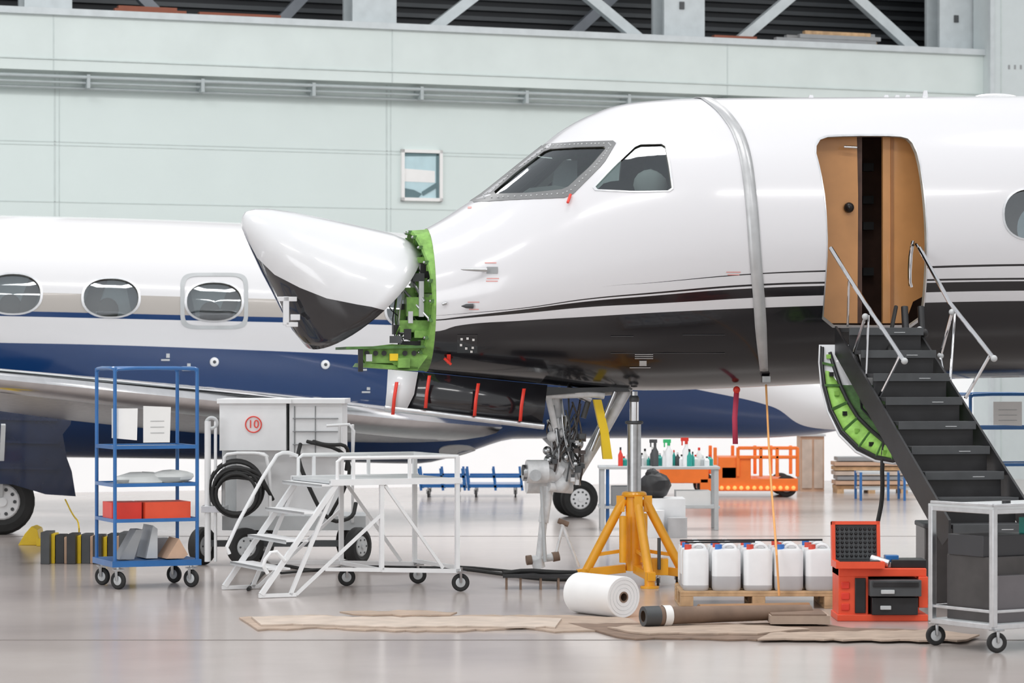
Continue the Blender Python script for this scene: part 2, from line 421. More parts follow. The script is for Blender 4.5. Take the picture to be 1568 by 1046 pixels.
decal(700,512,731,540,blackG)
for du,dv in[(5,5),(14,4),(23,6),(4,14),(12,19),(22,18),(20,24)]: decal(700+du,512+dv,703.5+du,515.5+dv,paper,.007)
for k in range(3): decal(972,542+k*3,1000,543.2+k*3,lgrey)
decal(979,552,990,560,lgrey); decal(964,562,996,563.2,lgrey)
p=hull.hit(740,414); mb.cyl(p,p+V((-.02,-.06,0)),.012,steel); mb.lathe(p+V((.02,-.06,0)),(-1,0,.02),[(0,.016),(.1,.014),(.2,.008),(.22,.002)],steel)
decal(745,409,762,419,grey,.006)
p=hull.hit(720,469); mb.lathe(p+V((.02,-.02,0)),(-1,-.1,0),[(0,.02),(.06,.018),(.1,.003)],dgrey)
for (u,v,u2,v2) in[(873,300,868,314),(680,546,690,552),(683,464,676,466)]:
    a=hull.hit(u,v,.02);b=hull.hit(u2,v2,.04); mb.cyl(a,b,.012,red if v!=464 else steel)
decal(684,541,690,555,red,.012)
for u in(1240,1355,1372,1388,1415): 
    p=J(u,149,0); mb.prism([p+V((-.02,0,-.03)),p+V((.04,0,-.03)),p+V((.03,0,.02 if u!=1415 else .06)),p+V((.0,0,.02 if u!=1415 else .06))],(0,.02,0),white)
p=J(1525,149,0); mb.sphere(p,.2,white,(1,.6,.16))
for q in[(935,514,970,515),(1045,512,1110,513),(935,540,1110,541)]: decal(*q,dgrey,.004)
mb.done('skin_details',jet,angle=60)
# nose bulkhead
mb=MB()
t0,b0,c0,w0=hull.P(x0)
def er(x,k,slant=0.):
    o=[]
    for i in range(64):
        a=2*math.pi*i/64; s_=math.sin(a); h=(t0-c0) if s_>=0 else(c0-b0); o.append(V((x-slant*abs(s_)**2,math.cos(a)*w0*k,c0+s_*h*k)))
    return o
mb.grid([er(x0+.005,.995),er(x0-.012,.985,.0),er(x0-.02,.97,.12),er(x0-.03,.93,.12),er(x0+.02,.90),er(x0+.06,.88)],green,True)
mb.grid([er(x0+.06,.9),er(x0+.06,.5),er(x0+.06,.02)],green,True)
for k in range(22):
    a=2*math.pi*k/22; s_=math.sin(a); h=(t0-c0) if s_>=0 else(c0-b0)
    p=V((x0-.03-.12*s_*s_,math.cos(a)*w0*.95,c0+s_*h*.95)); mb.box(p,(.03,.03,.03),greend); mb.sphere(p+V((-.02,0,0)),.012,steel,n=6)
    p2=V((x0+.02-.06*s_*s_,math.cos(a)*w0*.82,c0+s_*h*.82)); mb.box(p2,(.12,.02,.05),green if k%2 else greend)
for (u,v,y,sx,sy,sz,m) in[(648,400,-.1,.16,.5,.05,green),(650,440,-.2,.2,.3,.1,green),(640,470,-.3,.22,.2,.16,green),(632,500,-.25,.26,.3,.1,green),(650,490,.1,.3,.3,.3,greend),(628,450,-.2,.12,.2,.1,green),(618,485,-.15,.12,.2,.12,green),
  (622,470,-.2,.1,.12,.05,black),(640,425,-.35,.1,.08,.07,dgrey),(612,505,-.3,.12,.1,.08,black),(655,530,-.3,.14,.2,.1,green),(630,527,-.3,.2,.1,.05,black),(603,547,-.42,.07,.03,.06,yellow),(615,556,-.3,.1,.3,.08,green),(645,458,-.42,.04,.04,.3,lgrey),(628,486,-.4,.04,.06,.1,alu),(606,520,-.42,.1,.04,.06,dgrey),(650,415,-.3,.08,.1,.12,black),(662,470,-.45,.05,.05,.2,green),(645,512,-.42,.12,.05,.06,green),(655,385,-.25,.1,.1,.06,greend),(624,512,-.43,.06,.03,.09,black)]:
    mb.box(J(u,v,y),(sx,sy,sz),m)
pj(mb,[(548,533),(600,527),(650,530),(655,545),(640,566),(612,566),(600,556),(560,556)],-.38,.02,green)
pj(mb,[(530,531),(652,529),(652,533),(530,535)],-.45,.8,greend)
pj(mb,[(550,545),(645,545),(640,568),(615,568),(600,560),(560,562)],.36,.02,green)
pj(mb,[(560,556),(640,562),(640,568),(556,562)],-.38,.75,green)
for u in(562,575,588,620,634): mb.cyl(J(u,541,-.40),J(u,541,-.36),.022,black)
mb.box(J(552,551,-.42),(.04,.03,.2),black); mb.box(J(565,548,-.43),(.05,.03,.06),lgrey)
mb.tube([J(615,440,-.3),J(640,470,-.4),J(668,500,-.5)],.012,alu); mb.tube([J(625,420,-.3),J(650,462,-.45)],.014,alu)
for k in range(14):
    a=J(random.uniform(600,662),random.uniform(400,550),random.uniform(-.45,-.1));b=J(random.uniform(600,664),random.uniform(400,550),random.uniform(-.45,-.1))
    mb.tube([a,(a+b)/2+V((-.08,-.03,-.05)),b],.006,random.choice([black,dgrey,greend,alu,green]),n=6,smooth=2)
mb.done('nose_bulkhead',jet,angle=40)
# radome
mb=MB()
ST=[((638,378),(470,530),.60,88),((620,368),(461,519),.60,92),((600,360),(452,508),.59,97),((550,349),(436,480),.56,109),((500,338),(421,450),.50,122),((450,328),(405,420),.42,142),((415,323),(392,393),.31,166),((392,323),(380,367),.19,178),((379,326),(373,350),.09,179),((373,333),(372,338),.01,179)]
rows=[];n1=40;n2=24
for A,B,w,fb in ST:
    a=J(*A);b=J(*B);c=(a+b)/2;e=(a-b)/2; r=[]
    fbr=math.radians(fb)
    for k in range(n1+n2):
        ph=-fbr+2*fbr*k/n1 if k<=n1 else fbr+(2*math.pi-2*fbr)*(k-n1)/n2
        r.append(c+e*math.cos(ph)+V((.1,0,-.147))*(w/.6)*math.sin(ph)+V((0,-w*math.sin(ph),0)))
    rows.append(r)
mb.grid(rows,lambda i,j: white if j<n1 else blackG,True,False,True)
mb.done('radome',jet,angle=60,solid=.02)
mb=MB()
mb.box(J(440,458,-.35),(.16,.05,.04),white); mb.box(J(438,476,-.35),(.05,.05,.24),white); mb.box(J(452,486,-.35),(.08,.05,.05),white); mb.box(J(447,497,-.35),(.1,.05,.04),white)
mb.tube([J(600,372,-.2),J(640,395,-.2),J(655,400,-.1)],.015,alu)
mb.tube([J(560,480,-.1),J(600,430,-.2),J(648,410,-.2)],.012,alu)
mb.done('radome_hinge',jet,bevel=.006)
# nose gear door / panel with streamers
mb=MB()
for y in(-.42,.40):
    mb.grid([[J(600,566,y),J(720,578,y),J(838,590,y)],[J(597,600,y-.04),J(715,612,y-.04),J(834,625,y-.04)],[J(594,622,y-.03),J(712,636,y-.03),J(830,650,y-.03)]],blackG)
    mb.grid([[J(594,566,y-.02),J(640,570,y-.02)],[J(592,600,y-.06),J(634,604,y-.06)],[J(590,624,y-.05),J(622,628,y-.05)]],white)
    mb.cyl(J(590,625,y-.04),J(832,653,y-.04),.022,alu)
for u,v in((605,585),(655,575),(730,587),(800,595)):
    mb.grid([[J(u,v,-.50),J(u+5,v,-.50)],[J(u-4,v+26,-.5),J(u+1,v+26,-.5)],[J(u-6,v+50,-.5),J(u-1,v+50,-.5)]],red)
mb.done('nose_gear_doors',jet,solid=.012)
# nose gear
mb=MB()
gw=mat('gear_white',(.74,.75,.76),.35,coat=.3,var=.15,scale=12); hose=mat('gear_hose',(.08,.065,.06),.5,var=.3)
def C(a,b,r,m,r2=None): mb.cyl(J(*a),J(*b),r,m,r2)
C((848,594,0),(856,650,0),.06,gw);C((856,650,0),(868,742,0),.075,gw);C((858,690,-.02),(864,735,-.02),.09,lgrey);C((852,640,0),(856,656,0),.09,steel)
C((836,606,-.15),(908,604,-.15),.028,gw);C((836,606,.15),(960,600,.15),.025,gw);C((838,600,-.15),(850,655,-.12),.028,gw)
C((962,594,-.1),(918,672,-.05),.045,gw);C((918,672,-.05),(878,738,0),.04,gw);C((950,594,.15),(885,720,.1),.03,lgrey);C((942,600,-.2),(905,690,-.16),.018,steel)
C((868,596,-.12),(905,612,-.12),.035,steel);C((905,600,-.1),(893,640,-.1),.025,dgrey);C((880,600,-.15),(925,606,-.15),.03,gw)
mb.prism([J(u,v,-.2) for u,v in((909,612),(921,612),(932,660),(938,703),(924,703),(920,665))],(0,.05,0),yellow)
C((806,722,-.18),(838,722,-.18),.10,gw);C((806,738,.18),(838,738,.18),.10,gw);C((820,728,-.3),(820,728,.3),.05,steel);C((815,722,-.2),(875,735,0),.06,gw)
C((800,724,-.18),(812,724,-.18),.07,steel); C((838,708,-.1),(862,722,-.1),.04,gw);C((840,745,-.1),(875,748,-.05),.045,gw);C((802,720,-.2),(800,720,-.2),.045,dgrey)
for u,v,r in((846,668,.05),(862,664,.04),(885,680,.05),(842,705,.055),(880,712,.05),(860,742,.07),(838,690,.04),(894,705,.04),(868,700,.05),(850,728,.06)): mb.sphere(J(u,v,-.1),r,random.choice([gw,steel,lgrey,gw]))
C((840,745,-.05),(832,800,-.05),.045,gw);C((832,800,-.05),(826,856,-.05),.035,gw);C((829,745,-.12),(835,860,-.12),.016,lgrey)
C((808,858,-.05),(852,852,-.05),.035,gw);C((806,858,-.05),(814,857,-.05),.042,brown);C((846,853,-.05),(856,851,-.05),.042,brown)
C((860,800,-.05),(886,868,-.05),.016,gw);C((862,805,-.05),(850,855,-.05),.014,gw);C((855,797,-.05),(870,803,-.05),.024,brown)
C((822,856,-.05),(826,870,-.05),.055,gw)
for k in range(22):
    a=V(J(random.uniform(840,890),random.uniform(600,660),random.uniform(-.15,.0)));b=V(J(random.uniform(835,893),random.uniform(680,745),random.uniform(-.18,.0)))
    mb.tube([a,(a*.6+b*.4)+V((random.uniform(-.06,.06),-.05,0)),(a*.3+b*.7)+V((random.uniform(-.07,.07),-.05,0)),b],.008,random.choice([hose,hose,hose,dgrey,steel]),n=6,smooth=2)
mb.prism([J(u,v,-.2) for u,v in((832,592),(880,594),(960,592),(965,600),(900,600),(835,606))],(0,.4,0),dgrey)
for k in range(20): mb.box(J(random.uniform(838,892),random.uniform(655,745),random.uniform(-.2,-.05)),(random.uniform(.02,.07),.05,random.uniform(.02,.07)),random.choice([steel,dgrey,hose,gw,redor if k==3 else dgrey]))
mb.done('nose_landing_gear',jet)
# airstair
xa=hull.hit(1262,490).x; xb=hull.hit(1408,490).x; xm=(xa+xb)/2-.02; sw=.32; zs=hull.hit(1330,500).z
mb=MB()
nst=9
tread=mat('stair_tread',(.05,.052,.055),.5,var=.2,scale=30)
def stp(i): return -1.22-i*.27, zs-.03-i*.19, xm+i*.02
for i in range(nst):
    y,z,xx=stp(i)
    mb.b2((xx-sw,y-.24,z-.02),(xx+sw,y+.02,z+.012),tread)
    mb.b2((xx-sw,y-.245,z-.05),(xx+sw,y-.225,z+.014),dgrey)
    mb.b2((xx+sw*.2,y-.248,z-.03),(xx+sw*.5,y-.244,z-.024),lgrey)
    if i<nst-1: mb.b2((xx-sw+.01,y-.2,z-.19),(xx+sw-.01,y-.185,z-.02),black)
for sg in(-1,1):
    y0_,z0_,xx0=stp(0);y1_,z1_,xx1=stp(nst-1)
    a=V((xx0+sg*(sw+.02),y0_+.05,z0_+.03));b=V((xx1+sg*(sw+.02),y1_-.26,z1_+.05))
    mb.prism([a,b,b+V((0,0,-.13)),b+V((0,.15,-.2)),a+V((0,.0,-.24))],(.02*sg,0,0),black)
mb.done('airstair_steps',jet,bevel=.003)
mb=MB()
def T(pts,r=.014,m=chrome,sm=0): mb.tube([J(*p) for p in pts],r,m,smooth=sm)
T([(1272,380,-1.2),(1325,465,-1.7),(1385,553,-2.3)],.018);T([(1408,380,-1.2),(1455,465,-1.7),(1522,549,-2.3)],.018)
T([(1325,485,-1.75),(1306,545,-1.5),(1318,600,-1.7)]);T([(1378,545,-2.2),(1340,620,-2.0)]);T([(1330,483,-1.7),(1325,600,-1.8)],.01)
T([(1458,478,-1.75),(1440,545,-1.6),(1448,590,-1.8)]);T([(1515,545,-2.2),(1478,610,-2.1)]);T([(1462,480,-1.7),(1455,590,-1.9)],.01);T([(1300,430,-1.4),(1298,500,-1.3)],.01)
T([(1408,382,-1.2),(1402,372,-1.15),(1396,378,-1.1),(1393,430,-1.1),(1396,440,-1.1)],.012,chrome,1)
for p in((1325,485,-1.75),(1306,545,-1.5),(1458,478,-1.75),(1440,545,-1.6),(1385,553,-2.3),(1522,549,-2.3),(1408,505,-1.4)): mb.sphere(J(*p),.028,lgrey)
for s_ in (0,1): 
    u=1385+s_*25; mb.cyl(J(u,470,-1.15),J(u+3,530,-1.25),.03,black); mb.sphere(J(u+5,510,-1.3),.04,black)
mb.done('airstair_handrails',jet)
mb=MB()
arcO=[(1254,528,-1.12),(1253,555,-1.15),(1256,590,-1.22),(1266,630,-1.34),(1284,667,-1.52),(1310,693,-1.75),(1340,707,-2.0),(1368,711,-2.22),(1386,706,-2.36)]
arcM=[(1259,532,-1.12),(1258,556,-1.15),(1262,590,-1.22),(1272,627,-1.34),(1289,660,-1.52),(1314,685,-1.75),(1341,699,-2.0),(1366,704,-2.22),(1380,700,-2.36)]
arcI=[(1270,540,-1.12),(1276,560,-1.15),(1286,590,-1.22),(1298,615,-1.34),(1313,639,-1.52),(1333,659,-1.75),(1352,675,-2.0),(1366,686,-2.22),(1376,690,-2.36)]
O=[J(*p) for p in arcO];M_=[J(*p) for p in arcM];I=[J(*p) for p in arcI]
wdt=[.8,.8,.78,.76,.72,.68,.62,.55,.5]
off=[o+V((w,0,0)) for o,w in zip(O,wdt)]
mb.grid([off,O],white);mb.grid([O,[ (a*.6+b*.4) for a,b in zip(O,M_)]],white);mb.grid([[ (a*.6+b*.4)+V((0,-.01,0)) for a,b in zip(O,M_)],M_],black)
brg=mat('door_green_primer',(.32,.62,.12),.5,var=.2,scale=14)
mb.grid([M_,[a*.5+b*.5+V((0,-.004,0)) for a,b in zip(M_,I)],I],brg)
mb.grid([I,[i+V((w*.8,0,0)) for i,w in zip(I,wdt)]],greend)
for a,b in list(zip(M_,I))[1:]:
    mb.bar(a+V((0,-.02,0)),b+V((0,-.02,0)),.016,greend)
for k in range(len(O)-1): 
    mb.box((M_[k]+I[k+1])/2+V((.0,-.02,0)),(.03,.02,.03),random.choice([greend,brg,black]))
mb.tube([p+V((0,-.015,0)) for p in I],.014,black)
mb.tube([p+V((0,-.012,0)) for p in M_],.01,black)
mb.tube([J(1310,540,-1.3),J(1325,600,-1.6),J(1355,660,-1.8),J(1365,680,-1.9)],.02,black,smooth=1)
mb.torus(J(1352,640,-1.75),(1,0,0),.09,.02,black); mb.cyl(J(1352,632,-1.9),J(1375,625,-1.9),.05,dgrey)
for k in range(7): mb.tube([J(1295+random.uniform(0,20),540+k*6,-1.3),J(1318+random.uniform(0,16),600+k*5,-1.5),J(1352,640+k*4,-1.8)],.007,random.choice([black,black,alu]),n=6)
mb.tube([J(1372,470,-1.1),J(1360,530,-1.4),J(1366,610,-1.9),J(1350,700,-2.1),J(1352,760,-2.1),J(1344,800,-2.1)],.014,rubber,smooth=2)
mb.done('airstair_door_shell',jet,solid=.008)
mb=MB(); mb.grid([[J(1124,598,-.3),J(1132,598,-.3)],[J(1121,640,-.3),J(1129,640,-.3)],[J(1122,680,-.3),J(1130,680,-.3)]],mat('red_streamer',(.6,.06,.12),.7)); mb.sphere(J(1128,597,-.3),.03,red); mb.done('streamer',jet,solid=.004)
# ------------------------------------------------------------ rear jet
RF=Frame((0,35.5,0),math.radians(15)); K=RF.J
rj=empty('business_jet.001',(0,35.5,0),math.radians(15))
hull2=Hull(RF,
 [(-900,315),(-400,322),(0,330),(170,334),(400,343),(600,356),(800,378),(870,392),(950,425),(1030,478),(1120,520),(1220,562),(1290,592),(1335,618),(1345,626)],
 [(-900,690),(-400,700),(0,700),(300,703),(530,708),(640,710),(700,697),(790,672),(1000,671),(1150,671),(1240,666),(1310,652),(1340,638),(1345,632)],
 [(-900,480),(0,480),(600,500),(900,530),(1100,580),(1240,620),(1345,629)],
 [(-900,1.2),(800,1.2),(950,1.12),(1100,.85),(1220,.55),(1300,.28),(1335,.1),(1345,.02)])
X0=K(-700,500).x;X1=K(1344,500).x
def lp2(L): return [(hull2.hit(u,v).x,hull2.hit(u,v).z) for u,v in L]
b2_=lp2([(-300,520),(0,525),(150,528),(300,533),(450,539),(600,546),(800,558),(950,575),(1070,597),(1180,622),(1245,655)])
c1=lp2([(-300,474),(0,480),(300,487),(600,494),(900,505),(1100,560)]); c2=lp2([(-300,456),(0,462),(300,470),(600,478),(900,490),(1100,550)])
rm=livery('jet_livery_blue',(.73,.73,.745),(.007,.042,.15),b2_,[(c1,.03,X0-4)],[(c2,.115,(.45,.42,.39))],(X0-.2,X1+.2,.4,4.2))
def hx2(L): return [(hull2.hit(u,v).x,hull2.hit(u,v).z) for u,v in L]
cab2=[hx2(ell(20-152*k if k<3 else 0,450-4*k,42,30)) for k in(0,1,2)]+[hx2(ell(170,456,42,29)),hx2(ell(328,462,42,29)),hx2(ell(482,468,41,29)),hx2(ell(632,474,40,28))]
xs=[X0+(X1-X0)*i/110 for i in range(111)]
hull2.build('fuselage',rj,xs,72,[rm,inner],[(c,-3,-.2) for c in cab2])
h1=hull;hull=hull2
mb=MB()
pale=mat('window_shade',(.75,.73,.7),.6); paled=mat('cabin_seat',(.34,.27,.23),.6)
for i,c in enumerate(cab2):
    patch(mb,c,-.03,glassC,-1,4); rim(mb,c,scaleO(c,1.09),.006,alu,-1)
    cx=sum(p[0] for p in c)/len(c);cz=sum(p[1] for p in c)/len(c)
    mb.box((cx,-.98,cz),(.8,.02,.6),pale); mb.box((cx+(-.2 if i%2 else .2),-1.,cz-.05),(.16,.02,.6),paled,Matrix.Rotation(.35,3,'Y')); mb.sphere((cx-.02,-1.,cz-.14),.13,paled,(1,.2,1.1)); mb.box((cx+(.28 if i%2 else -.28),-1.,cz),(.1,.02,.6),grey,Matrix.Rotation(-.2,3,'Y'))
o=hx2(ell(328,461,52,43,48,6)); o2=scaleO(o,.88); rim(mb,o2,o,.006,mat('exit_outline',(.48,.5,.51),.4))
for u,v in((328,554),(498,558)):
    p=hull2.hit(u,v,.01); mb.sphere(p,.055,whiteP,(1,.4,1)); mb.sphere(p+V((0,-.02,0)),.02,dgrey)
for u,v in((253,551),(285,566),(555,566),(560,600)):
    p=hull2.hit(u,v,.01); mb.box(p,(.1,.02,.02),lgrey); mb.box(p+V((.03,0,.05)),(.04,.02,.05),lgrey)
o=hx2(ell(700,690,28,9)); 
rim(mb,scaleO(o,.05),o,.012,lgrey)
hull=h1
mb.done('window_frames',rj,angle=60)
# wing
mb=MB()
def foil(le,chord,th,n=12):
    r=[]
    for k in range(2*n):
        if k<=n: t=k/n;s_=1
        else: t=(2*n-k)/n;s_=-1
        xx=t**1.6; y=th*(1.48*math.sqrt(xx)-.63*xx-1.76*xx*xx+1.42*xx**3-.51*xx**4)*chord*(1.0 if s_>0 else .6)*s_
        r.append(le+V((-xx*chord,0,y)))
    return r
for sd,sp in((-1,1.),(1,.5)):
    le0=K(742,655,-1.0); 
    rows=[]
    for k in range(11):
        t=k/10*sp; o_=8.6*t; le=V((le0.x-8.0*t+.25*(1-min(1,t*6)),sd*(.9+o_),le0.z+.78*t))
        rows.append(foil(le,4.2*(1-t)+1.5*t,.14))
    mb.grid(rows,lambda i,j: chrome if (j<5 or j>19) else alu,True,True,True)
mb.done('wings',rj,angle=50)
mb=MB()
mb.prism([K(u,v,-2.2) for u,v in((-60,610),(30,612),(88,615),(113,622),(108,650),(96,665),(102,700),(110,722),(116,760),(70,757),(20,742),(-60,738))],(0,.04,0),navy)
for v in(640,675,715): mb.bar(K(-40,v,-2.22),K(90,v+3,-2.22),.03,navy)
mb.bar(K(5,650,-2.3),K(0,760,-2.05),.05,lgrey)
for y in(-1.95,-1.55): 
    p=K(2,775,y); mb.wheel((p.x,y,.37),(0,1,0),.37,.22,rubber,whiteP,10)
mb.cyl((p.x,-1.75,.37),(p.x+.1,-1.7,1.3),.09,whiteP)
p=K(880,765,0)
for y in(-.2,.16): mb.wheel((p.x,y,.235),(0,1,0),.235,.14,rubber,whiteP,10)
mb.cyl((p.x,0,.235),(p.x,0,1.15),.06,whiteP); mb.cyl((p.x,-.2,.235),(p.x,.2,.235),.04,steel); mb.bar((p.x,0,.6),(p.x-.5,0,1.1),.05,lgrey)
mb.done('landing_gear',rj)
# ------------------------------------------------------------ hangar shell
WF=Frame((-7.6,42.3,0),math.atan(.3742)); W=WF.J
wallm=mat('wall_panel',(.68,.765,.75),.6,var=.015,scale=1.2); wallw=mat('wall_plinth_glow',(.88,.88,.885),.5,var=.015,scale=1.2,emis=.3); seam=mat('wall_seam',(.57,.64,.63),.6); trimm=mat('fascia_paint',(.67,.745,.73),.5,var=.04,scale=1.5)  # white lower wall has added glow to brighten wall and floor
decks=mat('roof_deck',(.018,.021,.026),.6); ribm=mat('roof_rib',(.08,.09,.1),.5); colm=mat('column_paint',(.58,.63,.65),.5); brace=mat('brace_grey',(.2,.22,.25),.5)
def wdone(mb,name,**k): return mb.done(name,loc=WF.o,rz=WF.yaw,**k)
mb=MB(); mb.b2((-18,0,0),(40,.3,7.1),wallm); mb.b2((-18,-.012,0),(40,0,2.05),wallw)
for u in(-200,84,592,1100): x=W(u,300).x; mb.b2((x-.012,-.006,2.05),(x+.012,0,6.3),seam); mb.b2((x+.06,-.006,2.05),(x+.075,0,6.3),seam)
for z in(5.2,5.25,4.35,3.3,2.3): mb.b2((-18,-.006,z-.008),(40,0,z+.008),seam)
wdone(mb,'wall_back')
xe=W(1506,100,-.35).x
mb=MB(); mb.b2((-18,-.35,6.28),(xe,-.002,7.14),trimm); mb.b2((-18,-.42,7.1),(xe,.8,7.2),colm)
mb.b2((-18,-.37,6.44),(xe,-.35,6.46),seam)
for u in(590,75,1100): x=W(u,60).x; mb.b2((x-.01,-.356,6.28),(x+.01,-.35,7.1),seam)
wdone(mb,'trim_1',bevel=.01)
mb=MB(); pg=mat('pipe_grey',(.42,.47,.48),.4)
for z,r,y in((6.2,.028,-.3),(6.12,.018,-.25),(6.05,.022,-.15)): mb.cyl((-18,y,z),(xe-.7,y,z),r,pg)
k=-18
while k<xe-.7: mb.box((k,-.17,6.14),(.05,.32,.2),pg); k+=1.75
wdone(mb,'pipe_run')  # cable tray pipes and brackets under the fascia
mb=MB()
for u in(75,575,1050,1470,1900): 
    x=W(u,30).x; w=.36
    mb.b2((x-w,.05,7.2),(x+w,.12,12),colm);mb.b2((x-w,.5,7.2),(x+w,.57,12),colm);mb.b2((x-.05,.12,7.2),(x+.05,.5,12),colm); mb.b2((x+w-.1,.1,7.2),(x+w,.5,12),colm)
    mb.box((x-.05,.04,7.75),(.08,.03,.12),dgrey)
wdone(mb,'roof_columns')
mb=MB()
for a,b,y,m in(((668,40),(730,-8),.3,colm),((900,-5),(972,55),.3,colm),((1130,64),(1215,-8),.3,colm),((1305,-8),(1400,78),.3,colm),((430,32),(470,-10),1.2,brace),((880,50),(945,-10),1.4,brace),((-30,10),(20,-30),.6,brace),((240,20),(200,-20),.8,brace)):
    p=W(*a,y);q=W(*b,y); d=(q-p); p=p-d*.1;q=q+d*2.2; mb.bar(p,q,.16,m)
mb.b2((-18,1.6,8.6),(40,1.85,8.9),brace)
wdone(mb,'roof_braces')
mb=MB(); mb.b2((-18,2.6,6.5),(40,2.8,12.5),decks)
z=7.0
while z<12: mb.b2((-18,2.52,z),(40,2.6,z+.07),ribm); z+=.17
mb.b2((-18,.3,6.9),(40,2.7,7.0),decks); mb.b2((-18,-1.,12.4),(40,2.8,12.6),decks)
wdone(mb,'ceiling')
mb=MB()
for a,b,n in((170,300,3),(300,445,2),(1090,1175,2)):
    for k in range(n): p=W(a+k*8,40,0);q=W(b-k*12,40,0); mb.b2((p.x,.0+k*.1,7.2+k*.055),(q.x,.12+k*.1,7.25+k*.055),mat('red_timber',(.3,.1,.06),.7))
for k in range(6):
    p=W(1185+k*12,60,-.2);q=W(1350-random.uniform(0,25),60,-.2); mb.b2((p.x,-.3+.1*(k%3),7.2+.07*(k//2)),(q.x,-.2+.1*(k%3),7.265+.07*(k//2)),[grey,timber,grey][k%3])
wdone(mb,'ledge_timber_stack')
mb=MB(); mb.b2((xe,-.6,0),(xe+6,-.01,12.3),mat('pier_panel',(.62,.68,.69),.5,var=.02)); mb.b2((xe-.03,-.63,0),(xe+.05,-.55,12.3),colm); mb.b2((xe+.18,-.61,0),(xe+.2,-.6,12.3),seam)
for k in range(3): p=W(1545+k*9,103,-.6); mb.box((p.x,-.6,p.z),(.03,.02,.07),grey)
wdone(mb,'wall_pier')  # pier standing in front of the back wall
# wall window
mb=MB(); a=W(613,229);b=W(676,309)
wg=mat('window_painted_sky',(.5,.68,.73),.15,coat=.5,var=.05)  # opaque pane, reflected sky painted into its colour
mb.b2((a.x+.04,-.03,b.z+.04),(b.x-.04,-.01,a.z-.04),wg)
for p,q in(((a.x,b.z),(a.x+.05,a.z)),((b.x-.05,b.z),(b.x,a.z)),((a.x,b.z),(b.x,b.z+.05)),((a.x,a.z-.05),(b.x,a.z))): mb.b2((p[0],-.07,p[1]),(q[0],0,q[1]),paper)
def wq(L,m,y): mb.prism([W(u,v,y) for u,v in L],(0,.01,0),m)
gr=mat('window_dark_paint',(.12,.2,.22),.4)  # dark strips, and arcs that paint the outdoors reflected in the glass
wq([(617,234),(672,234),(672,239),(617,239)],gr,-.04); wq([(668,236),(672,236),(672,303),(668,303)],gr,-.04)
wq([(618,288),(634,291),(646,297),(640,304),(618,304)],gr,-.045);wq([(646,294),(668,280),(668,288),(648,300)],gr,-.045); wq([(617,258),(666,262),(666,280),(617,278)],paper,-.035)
wdone(mb,'window_1')
# floor
fm=bpy.data.materials.new('epoxy_floor'); fm.use_nodes=True; nt=fm.node_tree; b=nt.nodes['Principled BSDF']
tc=nt.nodes.new('ShaderNodeTexCoord'); nz=nt.nodes.new('ShaderNodeTexNoise'); nz.inputs['Scale'].default_value=.45; nz.inputs['Detail'].default_value=6; nt.links.new(tc.outputs['Object'],nz.inputs[0])
cr=nt.nodes.new('ShaderNodeValToRGB'); cr.color_ramp.elements[0].position=.3; cr.color_ramp.elements[0].color=(.45,.395,.37,1); cr.color_ramp.elements[1].position=.7; cr.color_ramp.elements[1].color=(.54,.485,.455,1)
nt.links.new(nz.outputs[0],cr.inputs[0]); nt.links.new(cr.outputs[0],b.inputs['Base Color'])
mr=nt.nodes.new('ShaderNodeMapRange'); mr.inputs[3].default_value=.13; mr.inputs[4].default_value=.25; nt.links.new(nz.outputs[0],mr.inputs[0]); nt.links.new(mr.outputs[0],b.inputs['Roughness'])
n2_=nt.nodes.new('ShaderNodeTexNoise'); n2_.inputs['Scale'].default_value=5; nt.links.new(tc.outputs['Object'],n2_.inputs[0]); bp=nt.nodes.new('ShaderNodeBump'); bp.inputs['Strength'].default_value=.03; bp.inputs['Distance'].default_value=.02; nt.links.new(n2_.outputs[0],bp.inputs['Height']); nt.links.new(bp.outputs[0],b.inputs['Normal'])
mb=MB(); mb.b2((-35,-10,-.2),(40,62,0),fm); mb.done('floor',loc=V((0,0,0)))
jn=mat('floor_joint',(.16,.14,.13),.6)
mb=MB(); d=fd(980); mb.b2((-30,d-.015,0),(30,d+.015,.002),jn); mb.b2((-30,d+12,0),(30,d+12.03,.002),jn); mb.done('trim_2')
# ------------------------------------------------------------ ground equipment
def trolley(name,near,rz,L,D,Hh,shelves,papers=True,cr=.065):
    mb=MB(); z0=.2
    for x in(0,L):
        for y in(0,D): mb.cyl((x,y,z0),(x,y,Hh),.016,blueF); mb.caster((x+(.04 if x==0 else -.04),y+(.04 if y==0 else -.04),0),cr,lgrey,z0,ax=(.8,.6,0))
    for y in(0,D): mb.tube([(0,y,Hh-.03),(.03,y,Hh),(L-.03,y,Hh),(L,y,Hh-.03)],.016,blueF,smooth=1)
    for x in(0,L): mb.tube([(x,0,Hh-.03),(x,.03,Hh),(x,D-.03,Hh),(x,D,Hh-.03)],.016,blueF,smooth=1)
    mb.b2((-.03,-.03,z0-.01),(L+.03,D+.03,z0+.04),blueF)
    for z in shelves:
        for y in(0,D): mb.bar((0,y,z),(L,y,z),.03,blueF)
        for x in(0,L): mb.bar((x,0,z),(x,D,z),.03,blueF)
        mb.b2((0,0,z-.008),(L,D,z+.004),lgrey if z<.8 else steel)
    return mb
n=fl(176,903); mb=trolley('t',n,0,.72,.6,1.87,[.58,.88,1.2],cr=.075)
mb.prism([(-.02,.02,1.53),(-.02,.02,1.28),(.18,-.04,1.26),(.19,-.03,1.53)],(0,.01,0),paper); mb.prism([(.24,-.03,1.55),(.24,-.03,1.24),(.47,-.03,1.24),(.48,-.03,1.54)],(0,.01,0),paper)
for k in range(3): mb.b2((.3,-.034,1.42-k*.05),(.42,-.03,1.423-k*.05),grey)
mb.b2((.0,.1,.59),(.26,.4,.73),red);mb.b2((.28,.06,.59),(.68,.4,.73),redor)
